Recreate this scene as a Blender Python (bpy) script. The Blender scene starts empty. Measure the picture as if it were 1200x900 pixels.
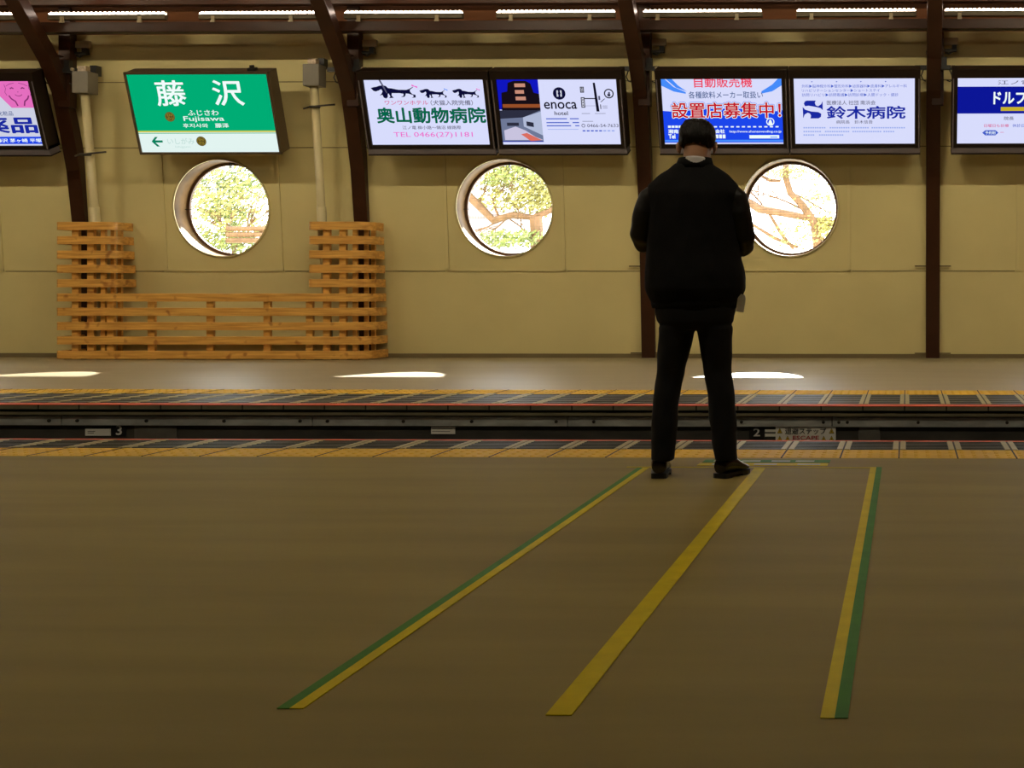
import bpy, bmesh, math, random
from mathutils import Vector, Matrix, noise
C = bpy.context.scene.collection
random.seed(7)
PI = math.pi
# ------------------------------------------------------------------ camera, sky, sun, lamps, exposure
YAW = math.radians(1.2); F = 1600.0; PX0 = 1028.5; PY0 = 338.0; CAMH = 0.93
def at(px, py, Y):
    """the point of the place at depth Y that the photograph shows at px, py"""
    u = (px - PX0) / F; w = (PY0 - py) / F
    dx = -math.sin(YAW) + u * math.cos(YAW); dy = math.cos(YAW) + u * math.sin(YAW)
    t = Y / dy
    return Vector((t * dx, Y, CAMH + t * w))
cam = bpy.data.cameras.new('camera'); co = bpy.data.objects.new('camera', cam); C.objects.link(co)
co.location = (0, 0, CAMH); co.rotation_euler = (PI / 2, 0, YAW)
cam.sensor_width = 36; cam.sensor_fit = 'HORIZONTAL'; cam.lens = F / 1200 * 36
cam.shift_x = (600 - PX0) / 1200; cam.shift_y = (PY0 - 450) / 1200
cam.clip_end = 300
bpy.context.scene.camera = co
sc = bpy.context.scene
sc.view_settings.view_transform = 'Standard'; sc.view_settings.look = 'None'
sc.view_settings.gamma = 1; sc.view_settings.use_curve_mapping = False
sc.view_settings.exposure = 0.0
world = bpy.data.worlds.new('sky'); sc.world = world; world.use_nodes = True
bg = world.node_tree.nodes['Background']; bg.inputs[0].default_value = (0.93, 0.97, 1.0, 1); bg.inputs[1].default_value = 10.0
sun = bpy.data.lights.new('sun', 'SUN'); sun.energy = 34; sun.angle = math.radians(0.6); sun.color = (1, 0.95, 0.86)
so = bpy.data.objects.new('sun', sun); C.objects.link(so); so.location = (0, 40, 25)
so.rotation_euler = Vector((-0.030, -1.0, -0.452)).to_track_quat('-Z', 'Y').to_euler()
LED_STRENGTH = 30.0          # the visible bars on the far purlin
NEAR_LED_STRENGTH = 165.0   # the bars under the roof over the near platform
ROOF_LED_STRENGTH = 290.0    # the bars under the roof over the track
LED_COLOR = (1.0, 0.87, 0.62)

# ------------------------------------------------------------------ materials
def lin(c):
    return tuple(((x / 12.92) if x <= 0.04045 else ((x + 0.055) / 1.055) ** 2.4) for x in c)
def s255(r, g, b): return lin((r / 255, g / 255, b / 255))
def mat(name, col, rough=0.6, metal=0.0, var=0.0, scale=8.0, stretch=(1, 1, 1), bump=0.0, spec=0.5, detail=5):
    m = bpy.data.materials.new(name); m.use_nodes = True; nt = m.node_tree; b = nt.nodes['Principled BSDF']
    b.inputs['Base Color'].default_value = (*col, 1); b.inputs['Roughness'].default_value = rough
    b.inputs['Metallic'].default_value = metal; b.inputs['Specular IOR Level'].default_value = spec
    if var or bump:
        tc = nt.nodes.new('ShaderNodeTexCoord'); mp = nt.nodes.new('ShaderNodeMapping')
        mp.inputs['Scale'].default_value = stretch
        nz = nt.nodes.new('ShaderNodeTexNoise'); nz.inputs['Scale'].default_value = scale; nz.inputs['Detail'].default_value = detail
        nt.links.new(tc.outputs['Object'], mp.inputs[0]); nt.links.new(mp.outputs[0], nz.inputs['Vector'])
        if var:
            r = nt.nodes.new('ShaderNodeValToRGB')
            r.color_ramp.elements[0].position = 0.3; r.color_ramp.elements[1].position = 0.7
            r.color_ramp.elements[0].color = (*[c * (1 - var) for c in col], 1)
            r.color_ramp.elements[1].color = (*[min(1, c * (1 + var)) for c in col], 1)
            nt.links.new(nz.outputs['Fac'], r.inputs[0]); nt.links.new(r.outputs[0], b.inputs['Base Color'])
        if bump:
            bp = nt.nodes.new('ShaderNodeBump'); bp.inputs['Strength'].default_value = bump; bp.inputs['Distance'].default_value = 0.01
            nt.links.new(nz.outputs['Fac'], bp.inputs['Height']); nt.links.new(bp.outputs[0], b.inputs['Normal'])
    return m
def emis(name, col, strength=1.0):
    m = bpy.data.materials.new(name); m.use_nodes = True; nt = m.node_tree; nt.nodes.clear()
    o = nt.nodes.new('ShaderNodeOutputMaterial'); e = nt.nodes.new('ShaderNodeEmission')
    e.inputs[0].default_value = (*col, 1); e.inputs[1].default_value = strength
    nt.links.new(e.outputs[0], o.inputs[0]); return m
M = {}
M['wall'] = mat('cream_wall_paint', (0.66, 0.57, 0.27), 0.55, var=0.05, scale=1.2, spec=0.3)
M['seam'] = mat('wall_joint', (0.20, 0.16, 0.07), 0.8)
M['mould'] = mat('cream_moulding', (0.66, 0.57, 0.27), 0.5)
M['base'] = mat('skirting_brown', (0.16, 0.12, 0.05), 0.7)
M['floor'] = mat('near_platform_coating', (0.25, 0.19, 0.056), 0.62, var=0.10, scale=1.6, stretch=(0.35, 2.4, 1), bump=0.06, spec=0.06)
M['farfloor'] = mat('far_platform_coating', (0.28, 0.23, 0.125), 0.46, var=0.06, scale=1.5, stretch=(0.4, 2.2, 1), bump=0.02, spec=0.7)
M['brown'] = mat('brown_paint_steel', (0.040, 0.014, 0.0055), 0.35, var=0.15, scale=5, spec=0.25)
M['ceil'] = mat('red_brown_boards', (0.20, 0.075, 0.03), 0.5, var=0.15, scale=3, stretch=(0.2, 4, 4))
M['dark'] = mat('dark_frame', (0.012, 0.0065, 0.004), 0.4, spec=0.25)
M['framebronze'] = mat('bronze_frame', (0.11, 0.08, 0.045), 0.35, metal=0.4)
M['trimviolet'] = mat('grey_sill', (0.16, 0.14, 0.155), 0.4, metal=0.2)
M['black'] = mat('black_plastic', (0.012, 0.011, 0.010), 0.45)
M['grey'] = mat('grey_box_paint', (0.20, 0.18, 0.14), 0.5, var=0.05)
M['cover'] = mat('worn_metal_cover', (0.45, 0.36, 0.27), 0.3, metal=0.7, var=0.3, scale=40)
M['pipe'] = mat('cream_pipe', (0.62, 0.54, 0.30), 0.4)
M['clip'] = mat('tan_clip', (0.36, 0.29, 0.17), 0.5)
M['housing'] = mat('lamp_housing', (0.11, 0.085, 0.045), 0.6)
M['yellow_tile'] = mat('yellow_tactile', (0.68, 0.41, 0.035), 0.55, var=0.08, scale=6, spec=0.06)
M['grey_tile'] = mat('grey_slip_tile', (0.072, 0.072, 0.052), 0.42, var=0.30, scale=14, stretch=(0.5, 6, 1), spec=0.2)
M['tile_edge'] = mat('beige_tile_edge', (0.36, 0.31, 0.14), 0.5, var=0.1, spec=0.2)
M['joint'] = mat('dark_joint', (0.03, 0.028, 0.02), 0.8)
M['red'] = mat('red_edge_line', (0.60, 0.11, 0.05), 0.6, spec=0.08)
M['coping'] = mat('concrete_coping', (0.20, 0.175, 0.10), 0.8, var=0.2, scale=5)
M['pit'] = mat('dark_platform_face', (0.050, 0.047, 0.038), 0.7, var=0.35, scale=3, stretch=(1, 1, 3))
M['steel'] = mat('galvanised_steel', (0.60, 0.62, 0.60), 0.33, metal=0.45, var=0.30, scale=4, stretch=(1, 1, 3), bump=0.05)
M['bolt'] = mat('dark_bolt', (0.06, 0.055, 0.05), 0.4, metal=0.6)
M['plateblack'] = mat('black_plate', (0.008, 0.008, 0.009), 0.4)
M['platewhite'] = mat('off_white_plate', (0.90, 0.88, 0.80), 0.5)
M['plategrey'] = mat('grey_panel', (0.13, 0.125, 0.105), 0.6, var=0.2)
M['printblack'] = mat('black_print', (0.02, 0.02, 0.02), 0.5)
M['printred'] = mat('red_print', (0.45, 0.03, 0.03), 0.5)
M['printyellow'] = mat('yellow_print', (0.72, 0.50, 0.03), 0.5)
M['printwhite'] = mat('white_print', (0.75, 0.75, 0.72), 0.5)
M['printpale'] = mat('pale_print', (0.45, 0.46, 0.30), 0.6, spec=0.1)
M['tapeyellow'] = mat('yellow_tape', (0.55, 0.42, 0.010), 0.5, var=0.10, scale=9, spec=0.02)
M['tapegreen'] = mat('green_tape', (0.065, 0.19, 0.028), 0.5, var=0.10, scale=9, spec=0.02)
M['jacket'] = mat('black_wool', (0.006, 0.0055, 0.006), 0.9, var=0.2, scale=120, bump=0.05, spec=0.2)
M['sleeve'] = mat('black_leather', (0.008, 0.0075, 0.0065), 0.45, spec=0.28, bump=0.05, var=0.1, scale=30)
M['rib'] = mat('black_rib_knit', (0.005, 0.005, 0.0055), 0.9, spec=0.2, bump=0.5, scale=90, stretch=(1, 1, 0.05))
M['trousers'] = mat('black_trouser_cloth', (0.006, 0.006, 0.0075), 0.8, spec=0.25, bump=0.03, var=0.1, scale=60)
M['shoe'] = mat('black_polished_leather', (0.010, 0.007, 0.006), 0.16, spec=0.6)
M['sole'] = mat('black_sole', (0.006, 0.006, 0.006), 0.5)
M['shirt'] = mat('white_shirt', (0.62, 0.60, 0.60), 0.7)
M['skin'] = mat('skin', (0.50, 0.27, 0.16), 0.5, var=0.06, scale=15)
M['hair'] = mat('black_hair', (0.008, 0.0065, 0.0055), 0.5, bump=0.6, scale=60, var=0.2, stretch=(3, 1, 1), spec=0.2)
M['eye'] = mat('eye_white', (0.7, 0.7, 0.68), 0.2)
M['paper'] = mat('white_paper', (0.62, 0.62, 0.58), 0.6, var=0.12, scale=25)
M['leafA'] = mat('green_leaves', (0.17, 0.22, 0.06), 0.6, var=0.5, scale=2.5)
M['leafB'] = mat('yellow_green_leaves', (0.30, 0.29, 0.09), 0.6, var=0.4, scale=3)
M['bark'] = mat('brown_bark', (0.15, 0.085, 0.045), 0.8, var=0.3, scale=9)
M['ground'] = mat('pale_gravel', (0.55, 0.53, 0.47), 0.9, var=0.15, scale=3)
M['brick'] = mat('orange_brick', (0.50, 0.22, 0.10), 0.8, var=0.3, scale=8)
M['plaster'] = mat('white_plaster', (0.80, 0.80, 0.78), 0.8, var=0.05)
M['shed'] = mat('grey_violet_boards', (0.30, 0.27, 0.30), 0.8, var=0.2, scale=4)
M['wire'] = mat('thin_wire', (0.10, 0.085, 0.05), 0.5, metal=0.3)
M['reveal'] = mat('window_reveal', (0.15, 0.088, 0.035), 0.5, var=0.4, scale=5, spec=0.1)
M['ring'] = mat('brown_window_ring', (0.14, 0.07, 0.035), 0.5)
M['led'] = emis('led_diodes', (1.0, 0.80, 0.66), LED_STRENGTH)
M['nearled'] = emis('near_led_diodes', LED_COLOR, NEAR_LED_STRENGTH)
M['roofled'] = emis('roof_led_diodes', LED_COLOR, ROOF_LED_STRENGTH)
def wood():
    m = bpy.data.materials.new('pine_slat_wood'); m.use_nodes = True; nt = m.node_tree; b = nt.nodes['Principled BSDF']
    tc = nt.nodes.new('ShaderNodeTexCoord')
    mp = nt.nodes.new('ShaderNodeMapping'); mp.inputs['Scale'].default_value = (1.3, 6, 22)
    n1 = nt.nodes.new('ShaderNodeTexNoise'); n1.inputs['Scale'].default_value = 1.6; n1.inputs['Detail'].default_value = 4
    nt.links.new(tc.outputs['Object'], mp.inputs[0]); nt.links.new(mp.outputs[0], n1.inputs['Vector'])
    r = nt.nodes.new('ShaderNodeValToRGB'); r.color_ramp.elements[0].position = 0.28; r.color_ramp.elements[1].position = 0.72
    r.color_ramp.elements[0].color = (0.50, 0.22, 0.035, 1); r.color_ramp.elements[1].color = (0.86, 0.49, 0.11, 1)
    nt.links.new(n1.outputs['Fac'], r.inputs[0])
    n2 = nt.nodes.new('ShaderNodeTexNoise'); n2.inputs['Scale'].default_value = 7.5; n2.inputs['Detail'].default_value = 1
    nt.links.new(tc.outputs['Object'], n2.inputs['Vector'])
    r2 = nt.nodes.new('ShaderNodeValToRGB'); r2.color_ramp.elements[0].position = 0.64; r2.color_ramp.elements[1].position = 0.74
    r2.color_ramp.elements[0].color = (1, 1, 1, 1); r2.color_ramp.elements[1].color = (0.5, 0.32, 0.22, 1)
    nt.links.new(n2.outputs['Fac'], r2.inputs[0])
    mx = nt.nodes.new('ShaderNodeMix'); mx.data_type = 'RGBA'; mx.blend_type = 'MULTIPLY'; mx.inputs[0].default_value = 0.8
    nt.links.new(r.outputs[0], mx.inputs[6]); nt.links.new(r2.outputs[0], mx.inputs[7]); nt.links.new(mx.outputs[2], b.inputs['Base Color'])
    b.inputs['Roughness'].default_value = 0.42
    return m
M['wood'] = wood()
def glass():
    m = bpy.data.materials.new('window_glass'); m.use_nodes = True; nt = m.node_tree; nt.nodes.clear()
    o = nt.nodes.new('ShaderNodeOutputMaterial'); t = nt.nodes.new('ShaderNodeBsdfTransparent'); g = nt.nodes.new('ShaderNodeBsdfGlossy')
    t.inputs[0].default_value = (0.96, 0.97, 0.95, 1); g.inputs['Roughness'].default_value = 0.02
    x = nt.nodes.new('ShaderNodeMixShader'); x.inputs[0].default_value = 0.04
    nt.links.new(t.outputs[0], x.inputs[1]); nt.links.new(g.outputs[0], x.inputs[2]); nt.links.new(x.outputs[0], o.inputs[0]); return m
M['glass'] = glass()
# backlit sign films (linear display values)
def E(key, r, g, b, k=1.0): M[key] = emis(key, s255(r, g, b), k)
E('film_white', 216, 220, 252, 1.0); E('film_green_text', 0, 108, 78, 0.8); E('film_grey_text', 92, 92, 120, 0.9)
E('film_pink_text', 214, 84, 140); E('film_magenta_text', 236, 110, 205); E('film_navy', 12, 12, 52); E('film_black', 14, 12, 30)
E('film_skyblue', 70, 140, 250); E('film_blue', 28, 70, 235); E('film_deepblue', 12, 22, 150); E('film_red', 196, 22, 40)
E('film_hotred', 238, 60, 90); E('film_slate', 62, 88, 140); E('film_paleblue', 150, 170, 235); E('film_royal', 24, 40, 160)
E('film_pink', 228, 110, 190); E('film_rose', 216, 96, 150); E('film_facegrey', 130, 50, 110); E('film_lightgrey', 205, 208, 226)
E('film_yellow', 200, 176, 40); E('film_ochre', 150, 130, 40); E('film_station_green', 0, 172, 116); E('film_station_white', 226, 244, 240)
E('film_text_white', 240, 252, 250); E('film_gold_line', 205, 200, 80); E('film_badge', 84, 70, 34); E('film_arrow', 0, 128, 92)
E('film_pale', 190, 220, 214); E('film_night', 16, 22, 190); E('film_building', 22, 14, 22); E('film_lit', 200, 140, 120); E('film_warm', 150, 78, 40)
E('film_room', 110, 120, 150); E('film_roomdark', 44, 46, 64); E('film_bed', 200, 195, 222); E('film_throw', 220, 110, 96); E('film_roomlight', 176, 186, 214)
E('film_bluetext', 60, 90, 200)

# ------------------------------------------------------------------ mesh helpers
class MB:
    def __init__(s): s.v = []; s.f = []
    def box(s, x0, x1, y0, y1, z0, z1):
        n = len(s.v)
        s.v += [Vector(p) for p in ((x0, y0, z0), (x1, y0, z0), (x1, y1, z0), (x0, y1, z0), (x0, y0, z1), (x1, y0, z1), (x1, y1, z1), (x0, y1, z1))]
        s.f += [tuple(n + i for i in q) for q in ((3, 2, 1, 0), (4, 5, 6, 7), (0, 1, 5, 4), (1, 2, 6, 5), (2, 3, 7, 6), (3, 0, 4, 7))]
        return s
    def quad(s, *p):
        n = len(s.v); s.v += [Vector(q) for q in p]; s.f.append(tuple(range(n, n + len(p)))); return s
    def rings(s, rings, closed_ends=True, loop=True):
        n0 = len(s.v); k = len(rings[0])
        for r in rings: s.v += [Vector(p) for p in r]
        for i in range(len(rings) - 1):
            for j in range(k if loop else k - 1):
                a = n0 + i * k + j; b = n0 + i * k + (j + 1) % k
                s.f.append((a, b, b + k, a + k))
        if closed_ends and loop:
            s.f.append(tuple(n0 + j for j in reversed(range(k))))
            s.f.append(tuple(n0 + (len(rings) - 1) * k + j for j in range(k)))
        return s
    def tube(s, pts, rad, n=10):
        pts = [Vector(p) for p in pts]; rs = []
        if not isinstance(rad, (list, tuple)): rad = [rad] * len(pts)
        up = None
        for i, p in enumerate(pts):
            t = (pts[min(i + 1, len(pts) - 1)] - pts[max(i - 1, 0)]).normalized()
            if up is None: up = Vector((0, 0, 1)) if abs(t.z) < 0.9 else Vector((0, 1, 0))
            a = t.cross(up).normalized(); b = a.cross(t).normalized(); up = b
            rs.append([p + (a * math.cos(q) + b * math.sin(q)) * rad[i] for q in [2 * PI * j / n for j in range(n)]])
        return s.rings(rs)
    def loft(s, data, n=28, pw=2.0):
        """data: (cx, cy, z, rx, ry) horizontal ellipses from bottom to top"""
        rs = []
        for cx, cy, z, rx, ry in data:
            r = []
            for j in range(n):
                q = 2 * PI * j / n; c, d = math.cos(q), math.sin(q)
                r.append((cx + rx * math.copysign(abs(c) ** (2 / pw), c), cy + ry * math.copysign(abs(d) ** (2 / pw), d), z))
            rs.append(r)
        return s.rings(rs)
    def ball(s, c, r, mtx=None, nu=20, nv=14):
        rs = []; c = Vector(c)
        if not isinstance(r, (list, tuple)): r = (r, r, r)
        for i in range(1, nv):
            th = PI * (1 - i / nv); ring = []
            for j in range(nu):
                q = 2 * PI * j / nu
                p = Vector((r[0] * math.sin(th) * math.cos(q), r[1] * math.sin(th) * math.sin(q), r[2] * math.cos(th)))
                ring.append((mtx @ p if mtx else p) + c)
            rs.append(ring)
        return s.rings(rs)
    def cyl(s, c, axis, r, L, n=16):
        c = Vector(c); a = Vector(axis).normalized()
        return s.tube([c - a * L / 2, c + a * L / 2], r, n)
    def prism(s, poly, z0, z1, fn=None):
        """poly of 2D points extruded; fn maps (a, b, h) to 3D"""
        fn = fn or (lambda a, b, h: (a, b, h))
        return s.rings([[fn(a, b, z0) for a, b in poly], [fn(a, b, z1) for a, b in poly]])
    def xf(s, m):
        s.v = [m @ p for p in s.v]; return s
    def build(s, name, m, parent=None, smooth=False, bevel=0.0):
        me = bpy.data.meshes.new(name); me.from_pydata([tuple(p) for p in s.v], [], s.f); me.update()
        bm = bmesh.new(); bm.from_mesh(me); bmesh.ops.recalc_face_normals(bm, faces=bm.faces)
        if bevel:
            bmesh.ops.bevel(bm, geom=[e for e in bm.edges if e.is_manifold and e.calc_face_angle(0) > 0.6], offset=bevel, segments=2, affect='EDGES', profile=0.6)
        bm.to_mesh(me); bm.free()
        me.materials.append(M[m] if isinstance(m, str) else m)
        if smooth:
            for p in me.polygons: p.use_smooth = True
        o = bpy.data.objects.new(name, me); C.objects.link(o)
        if parent: o.parent = parent
        return o
def remesh(o, voxel, smooth=4, disp=None):
    md = o.modifiers.new('r', 'REMESH'); md.mode = 'VOXEL'; md.voxel_size = voxel; md.use_smooth_shade = True
    if smooth:
        sm = o.modifiers.new('s', 'SMOOTH'); sm.factor = 0.5; sm.iterations = smooth
    dg = bpy.context.evaluated_depsgraph_get()
    me = bpy.data.meshes.new_from_object(o.evaluated_get(dg), depsgraph=dg)
    o.modifiers.clear(); old = o.data; mm = old.materials[0]; o.data = me; bpy.data.meshes.remove(old)
    me.materials.clear(); me.materials.append(mm)
    for p in me.polygons: p.use_smooth = True
    if disp:
        ns = [v.normal.copy() for v in me.vertices]
        for v, nn in zip(me.vertices, ns): v.co += nn * disp(v.co)
    return o
def empty(name, loc=(0, 0, 0), rot=(0, 0, 0)):
    o = bpy.data.objects.new(name, None); C.objects.link(o); o.location = loc; o.rotation_euler = rot; o.empty_display_size = 0.1; return o
def tag(o, label, cat, group=None, kind=None):
    o['label'] = label; o['category'] = cat
    if group: o['group'] = group
    if kind: o['kind'] = kind
    return o
def struct(o, label=None):
    o['kind'] = 'structure'
    if label: o['label'] = label
    return o
def copy_tree(o, parent=None):
    c = o.copy(); C.objects.link(c)
    if parent: c.parent = parent
    for ch in list(o.children): copy_tree(ch, c)
    return c

# ------------------------------------------------------------------ the setting
XL, XR, YB = -19.0, 7.5, -4.0
E1, E2 = 8.336, 10.78                       # platform edges
YW0 = 18.25
def yw(z): return YW0 - 0.10 * z            # the leaning far wall
ZT = 4.30
BAY = 3.80; COLX = [0.352 - BAY * k for k in range(-1, 5)]   # column lines, right to left
WINX = [0.352 + BAY * 0.5 - BAY * k + 0.005 for k in range(0, 5)]
WZ, WR = 2.00, 0.645
mb = MB(); mb.box(XL, XR, YB, E1 - 0.86, -0.25, 0); struct(mb.build('floor', 'floor'), 'olive brown coated platform floor in front')
mb = MB(); mb.box(XL, XR, E2 + 1.67, YW0 + 0.2, -0.25, 0); struct(mb.build('floor_far', 'farfloor'), 'smooth beige platform floor across the track')
mb = MB(); mb.box(XL, XR, E1 - 0.2, E2 + 0.4, -1.25, -1.1); struct(mb.build('floor_trackbed', 'pit'), 'dark track bed')
mb = MB(); mb.box(XL, XR, E1 - 0.2, E1 - 0.06, -1.1, -0.04); struct(mb.build('wall_platform_face', 'pit'))
mb = MB(); mb.box(XL, XR, E2 + 0.10, E2 + 0.30, -1.1, -0.05); struct(mb.build('wall_track', 'pit'), 'dark face of the far platform')
# far wall with round openings
mb = MB()
def wallpt(x, z, n=0.0): return (x, yw(z) + n, z)
NS = 64
bays = [(COLX[k] - BAY if k == 5 else COLX[k + 1], COLX[k]) for k in range(0, 5)]
for (x0, x1), wx in zip(bays, WINX):
    za, zb = 0.9, 3.1
    circ = [(wx + WR * math.cos(2 * PI * i / NS), WZ + WR * math.sin(2 * PI * i / NS)) for i in range(NS)]
    def edge(i):
        a = 2 * PI * i / NS; c, d = math.cos(a), math.sin(a); t = 1e9
        if c > 1e-9: t = min(t, (x1 - wx) / c)
        if c < -1e-9: t = min(t, (x0 - wx) / c)
        if d > 1e-9: t = min(t, (zb - WZ) / d)
        if d < -1e-9: t = min(t, (za - WZ) / d)
        return (wx + c * t, WZ + d * t)
    outer = [edge(i) for i in range(NS)]
    for i in range(NS):
        j = (i + 1) % NS
        pts = [circ[i], outer[i]]
        a, b = outer[i], outer[j]
        if abs(a[0] - b[0]) > 1e-6 and abs(a[1] - b[1]) > 1e-6:      # corner between
            cx = x1 if max(a[0], b[0]) > wx + 0.1 else x0
            cz = zb if max(a[1], b[1]) > WZ + 0.1 and min(a[1], b[1]) > WZ - 0.05 else za
            pts.append((cx, cz))
        pts += [b, circ[j]]
        mb.quad(*[wallpt(*p) for p in pts])
    mb.quad(wallpt(x0, -0.2), wallpt(x1, -0.2), wallpt(x1, za), wallpt(x0, za))
    mb.quad(wallpt(x0, zb), wallpt(x1, zb), wallpt(x1, ZT), wallpt(x0, ZT))
xe0, xe1 = bays[-1][0], bays[0][1]
mb.quad(wallpt(XL, -0.2), wallpt(xe0, -0.2), wallpt(xe0, ZT), wallpt(XL, ZT))
mb.quad(wallpt(xe1, -0.2), wallpt(XR, -0.2), wallpt(XR, ZT), wallpt(xe1, ZT))
struct(mb.build('wall_back', 'wall'), 'cream painted panel wall with round windows')
mb = MB(); mb.box(XL, XR, yw(0) - 0.035, yw(0) + 0.05, 0, 0.055); struct(mb.build('baseboard_back', 'base'))
# joints between wall panels
mb = MB()
def seam_h(z, x0, x1): mb.quad(wallpt(x0, z - 0.006, -0.004), wallpt(x1, z - 0.006, -0.004), wallpt(x1, z + 0.006, -0.004), wallpt(x0, z + 0.006, -0.004))
def seam_v(x, z0, z1): mb.quad(wallpt(x - 0.005, z0, -0.004), wallpt(x + 0.005, z0, -0.004), wallpt(x + 0.005, z1, -0.004), wallpt(x - 0.005, z1, -0.004))
seam_h(3.66, XL, XR)
for wx in WINX:
    seam_h(1.16, wx - BAY / 2, wx - 0.82); seam_h(1.16, wx + 0.82, wx + BAY / 2)
    seam_h(2.80, wx - BAY / 2, wx + BAY / 2)
struct(mb.build('trim_1', 'seam'))
# roof
mb = MB()
mb.quad((XL, yw(ZT) + 0.02, ZT - 0.05), (XR, yw(ZT) + 0.02, ZT - 0.05), (XR, 17.62, 4.62), (XL, 17.62, 4.62))
mb.quad((XL, 17.62, 4.62), (XR, 17.62, 4.62), (XR, 15.6, 6.2), (XL, 15.6, 6.2))
mb.quad((XL, 15.6, 6.2), (XR, 15.6, 6.2), (XR, YB, 6.2), (XL, YB, 6.2))
struct(mb.build('ceiling', 'ceil'), 'red-brown boarded station roof')
mb = MB(); mb.quad((XL, YB, -1.2), (XL, YB, 6.2), (XL, 19, 6.2), (XL, 19, -1.2)); struct(mb.build('added_wall_left', 'ceil'))  # added to shut sky light out of the open left end
mb = MB(); mb.quad((XR, YB, -1.2), (XR, YB, 6.2), (XR, 19, 6.2), (XR, 19, -1.2)); struct(mb.build('added_wall_right', 'ceil'))  # same added closure against sky light at the open right end
mb = MB(); mb.quad((XL, YB, -1.2), (XL, YB, 6.2), (XR, YB, 6.2), (XR, YB, -1.2)); struct(mb.build('added_wall_front', 'ceil'))  # added behind the camera so no sky light leaks in
# purlins along the wall
mb = MB(); mb.box(XL, XR, 17.16, 17.30, 4.200, 4.320)
mb.box(XL, XR, 17.15, 17.31, 4.192, 4.204)
struct(mb.build('trim_2', 'brown', bevel=0.004), 'brown horizontal roof beam below the light bars')
mb = MB(); mb.box(XL, XR, 17.44, 17.60, 4.60, 4.76); struct(mb.build('trim_3', 'brown'), 'dark brown upper roof beam')
# windows
def ring_mesh(mb, r0, r1, y0, y1, wx, wz, n=64):
    rs = []
    for r, y in ((r0, y0), (r1, y0), (r1, y1), (r0, y1), (r0, y0)):
        rs.append([(wx + r * math.cos(2 * PI * i / n), y - 0.10 * r * math.sin(2 * PI * i / n), wz + r * math.sin(2 * PI * i / n)) for i in range(n)])
    return mb.rings(rs, closed_ends=False)
DEP = 0.34
for i, wx in enumerate(WINX):
    yc = yw(WZ)
    mb = MB()
    rs = []
    for d, r in ((-0.012, WR + 0.012), (-0.012, WR - 0.004), (0.02, WR - 0.010), (DEP, WR - 0.012), (DEP, WR + 0.02)):
        rs.append([(wx + r * math.cos(2 * PI * k / NS), yc + d - 0.10 * r * math.sin(2 * PI * k / NS), WZ + r * math.sin(2 * PI * k / NS)) for k in range(NS)])
    mb.rings(rs, closed_ends=False)
    w = struct(mb.build('window_%d' % (i + 1), 'reveal', smooth=True), 'round porthole window in the cream wall')
    mb = MB(); ring_mesh(mb, WR - 0.006, WR + 0.016, -0.018, 0.004, wx, WZ)
    mb.v = [v + Vector((0, yc, 0)) for v in mb.v]; mb.build('window_rim', 'mould', w, True)
    mb = MB(); ring_mesh(mb, WR - 0.05, WR, DEP - 0.03, DEP + 0.02, wx, WZ)
    mb.v = [v + Vector((0, yc, 0)) for v in mb.v]; mb.build('window_frame', 'ring', w)
    mb = MB(); mb.quad(*[(wx + (WR - 0.05) * math.cos(2 * PI * k / NS), yc + DEP - 0.10 * (WR - 0.05) * math.sin(2 * PI * k / NS), WZ + (WR - 0.05) * math.sin(2 * PI * k / NS)) for k in range(NS)])
    mb.build('window_pane', 'glass', w)
    mb = MB(); R = WR - 0.052                                            # wire net behind the pane
    for k in range(-15, 16):
        q = k * R / 15.5; h = math.sqrt(max(0, R * R - q * q))
        if h < 0.03: continue
        y = yc + DEP + 0.012
        mb.box(wx + q - 0.0012, wx + q + 0.0012, y - 0.001, y + 0.001, WZ - h, WZ + h)
        mb.box(wx - h, wx + h, y - 0.001 - 0.1 * q, y + 0.001 - 0.1 * q, WZ + q - 0.0014, WZ + q + 0.0014)
    for v in mb.v: v.y -= 0.0
    mb.build('wire_net', 'wire', w)
    mb = MB()
    mb.box(wx - 0.004, wx + 0.004, yc + DEP - 0.13, yc + DEP - 0.06, WZ + WR - 0.09, WZ + WR - 0.008)
    mb.box(wx - WR + 0.008, wx - WR + 0.09, yc + DEP - 0.08, yc + DEP - 0.07, WZ - 0.004, WZ + 0.004)
    mb.build('window_clip', 'black', w)
    mb = MB()                                                           # square moulding round the opening
    za, zb, hw = 1.16, 2.86, 0.80
    for (xa, xb, z0, z1) in ((wx - hw, wx + hw, za, za + 0.035), (wx - hw, wx + hw, zb - 0.035, zb), (wx - hw, wx - hw + 0.035, za, zb), (wx + hw - 0.035, wx + hw, za, zb)):
        pr = [(xa, z0), (xb, z0), (xb, z1), (xa, z1)]
        mb.rings([[wallpt(a, b, -0.016) for a, b in pr], [wallpt(a, b, 0.004) for a, b in pr]])
    mb.build('surround_moulding', 'mould', w)

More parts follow.
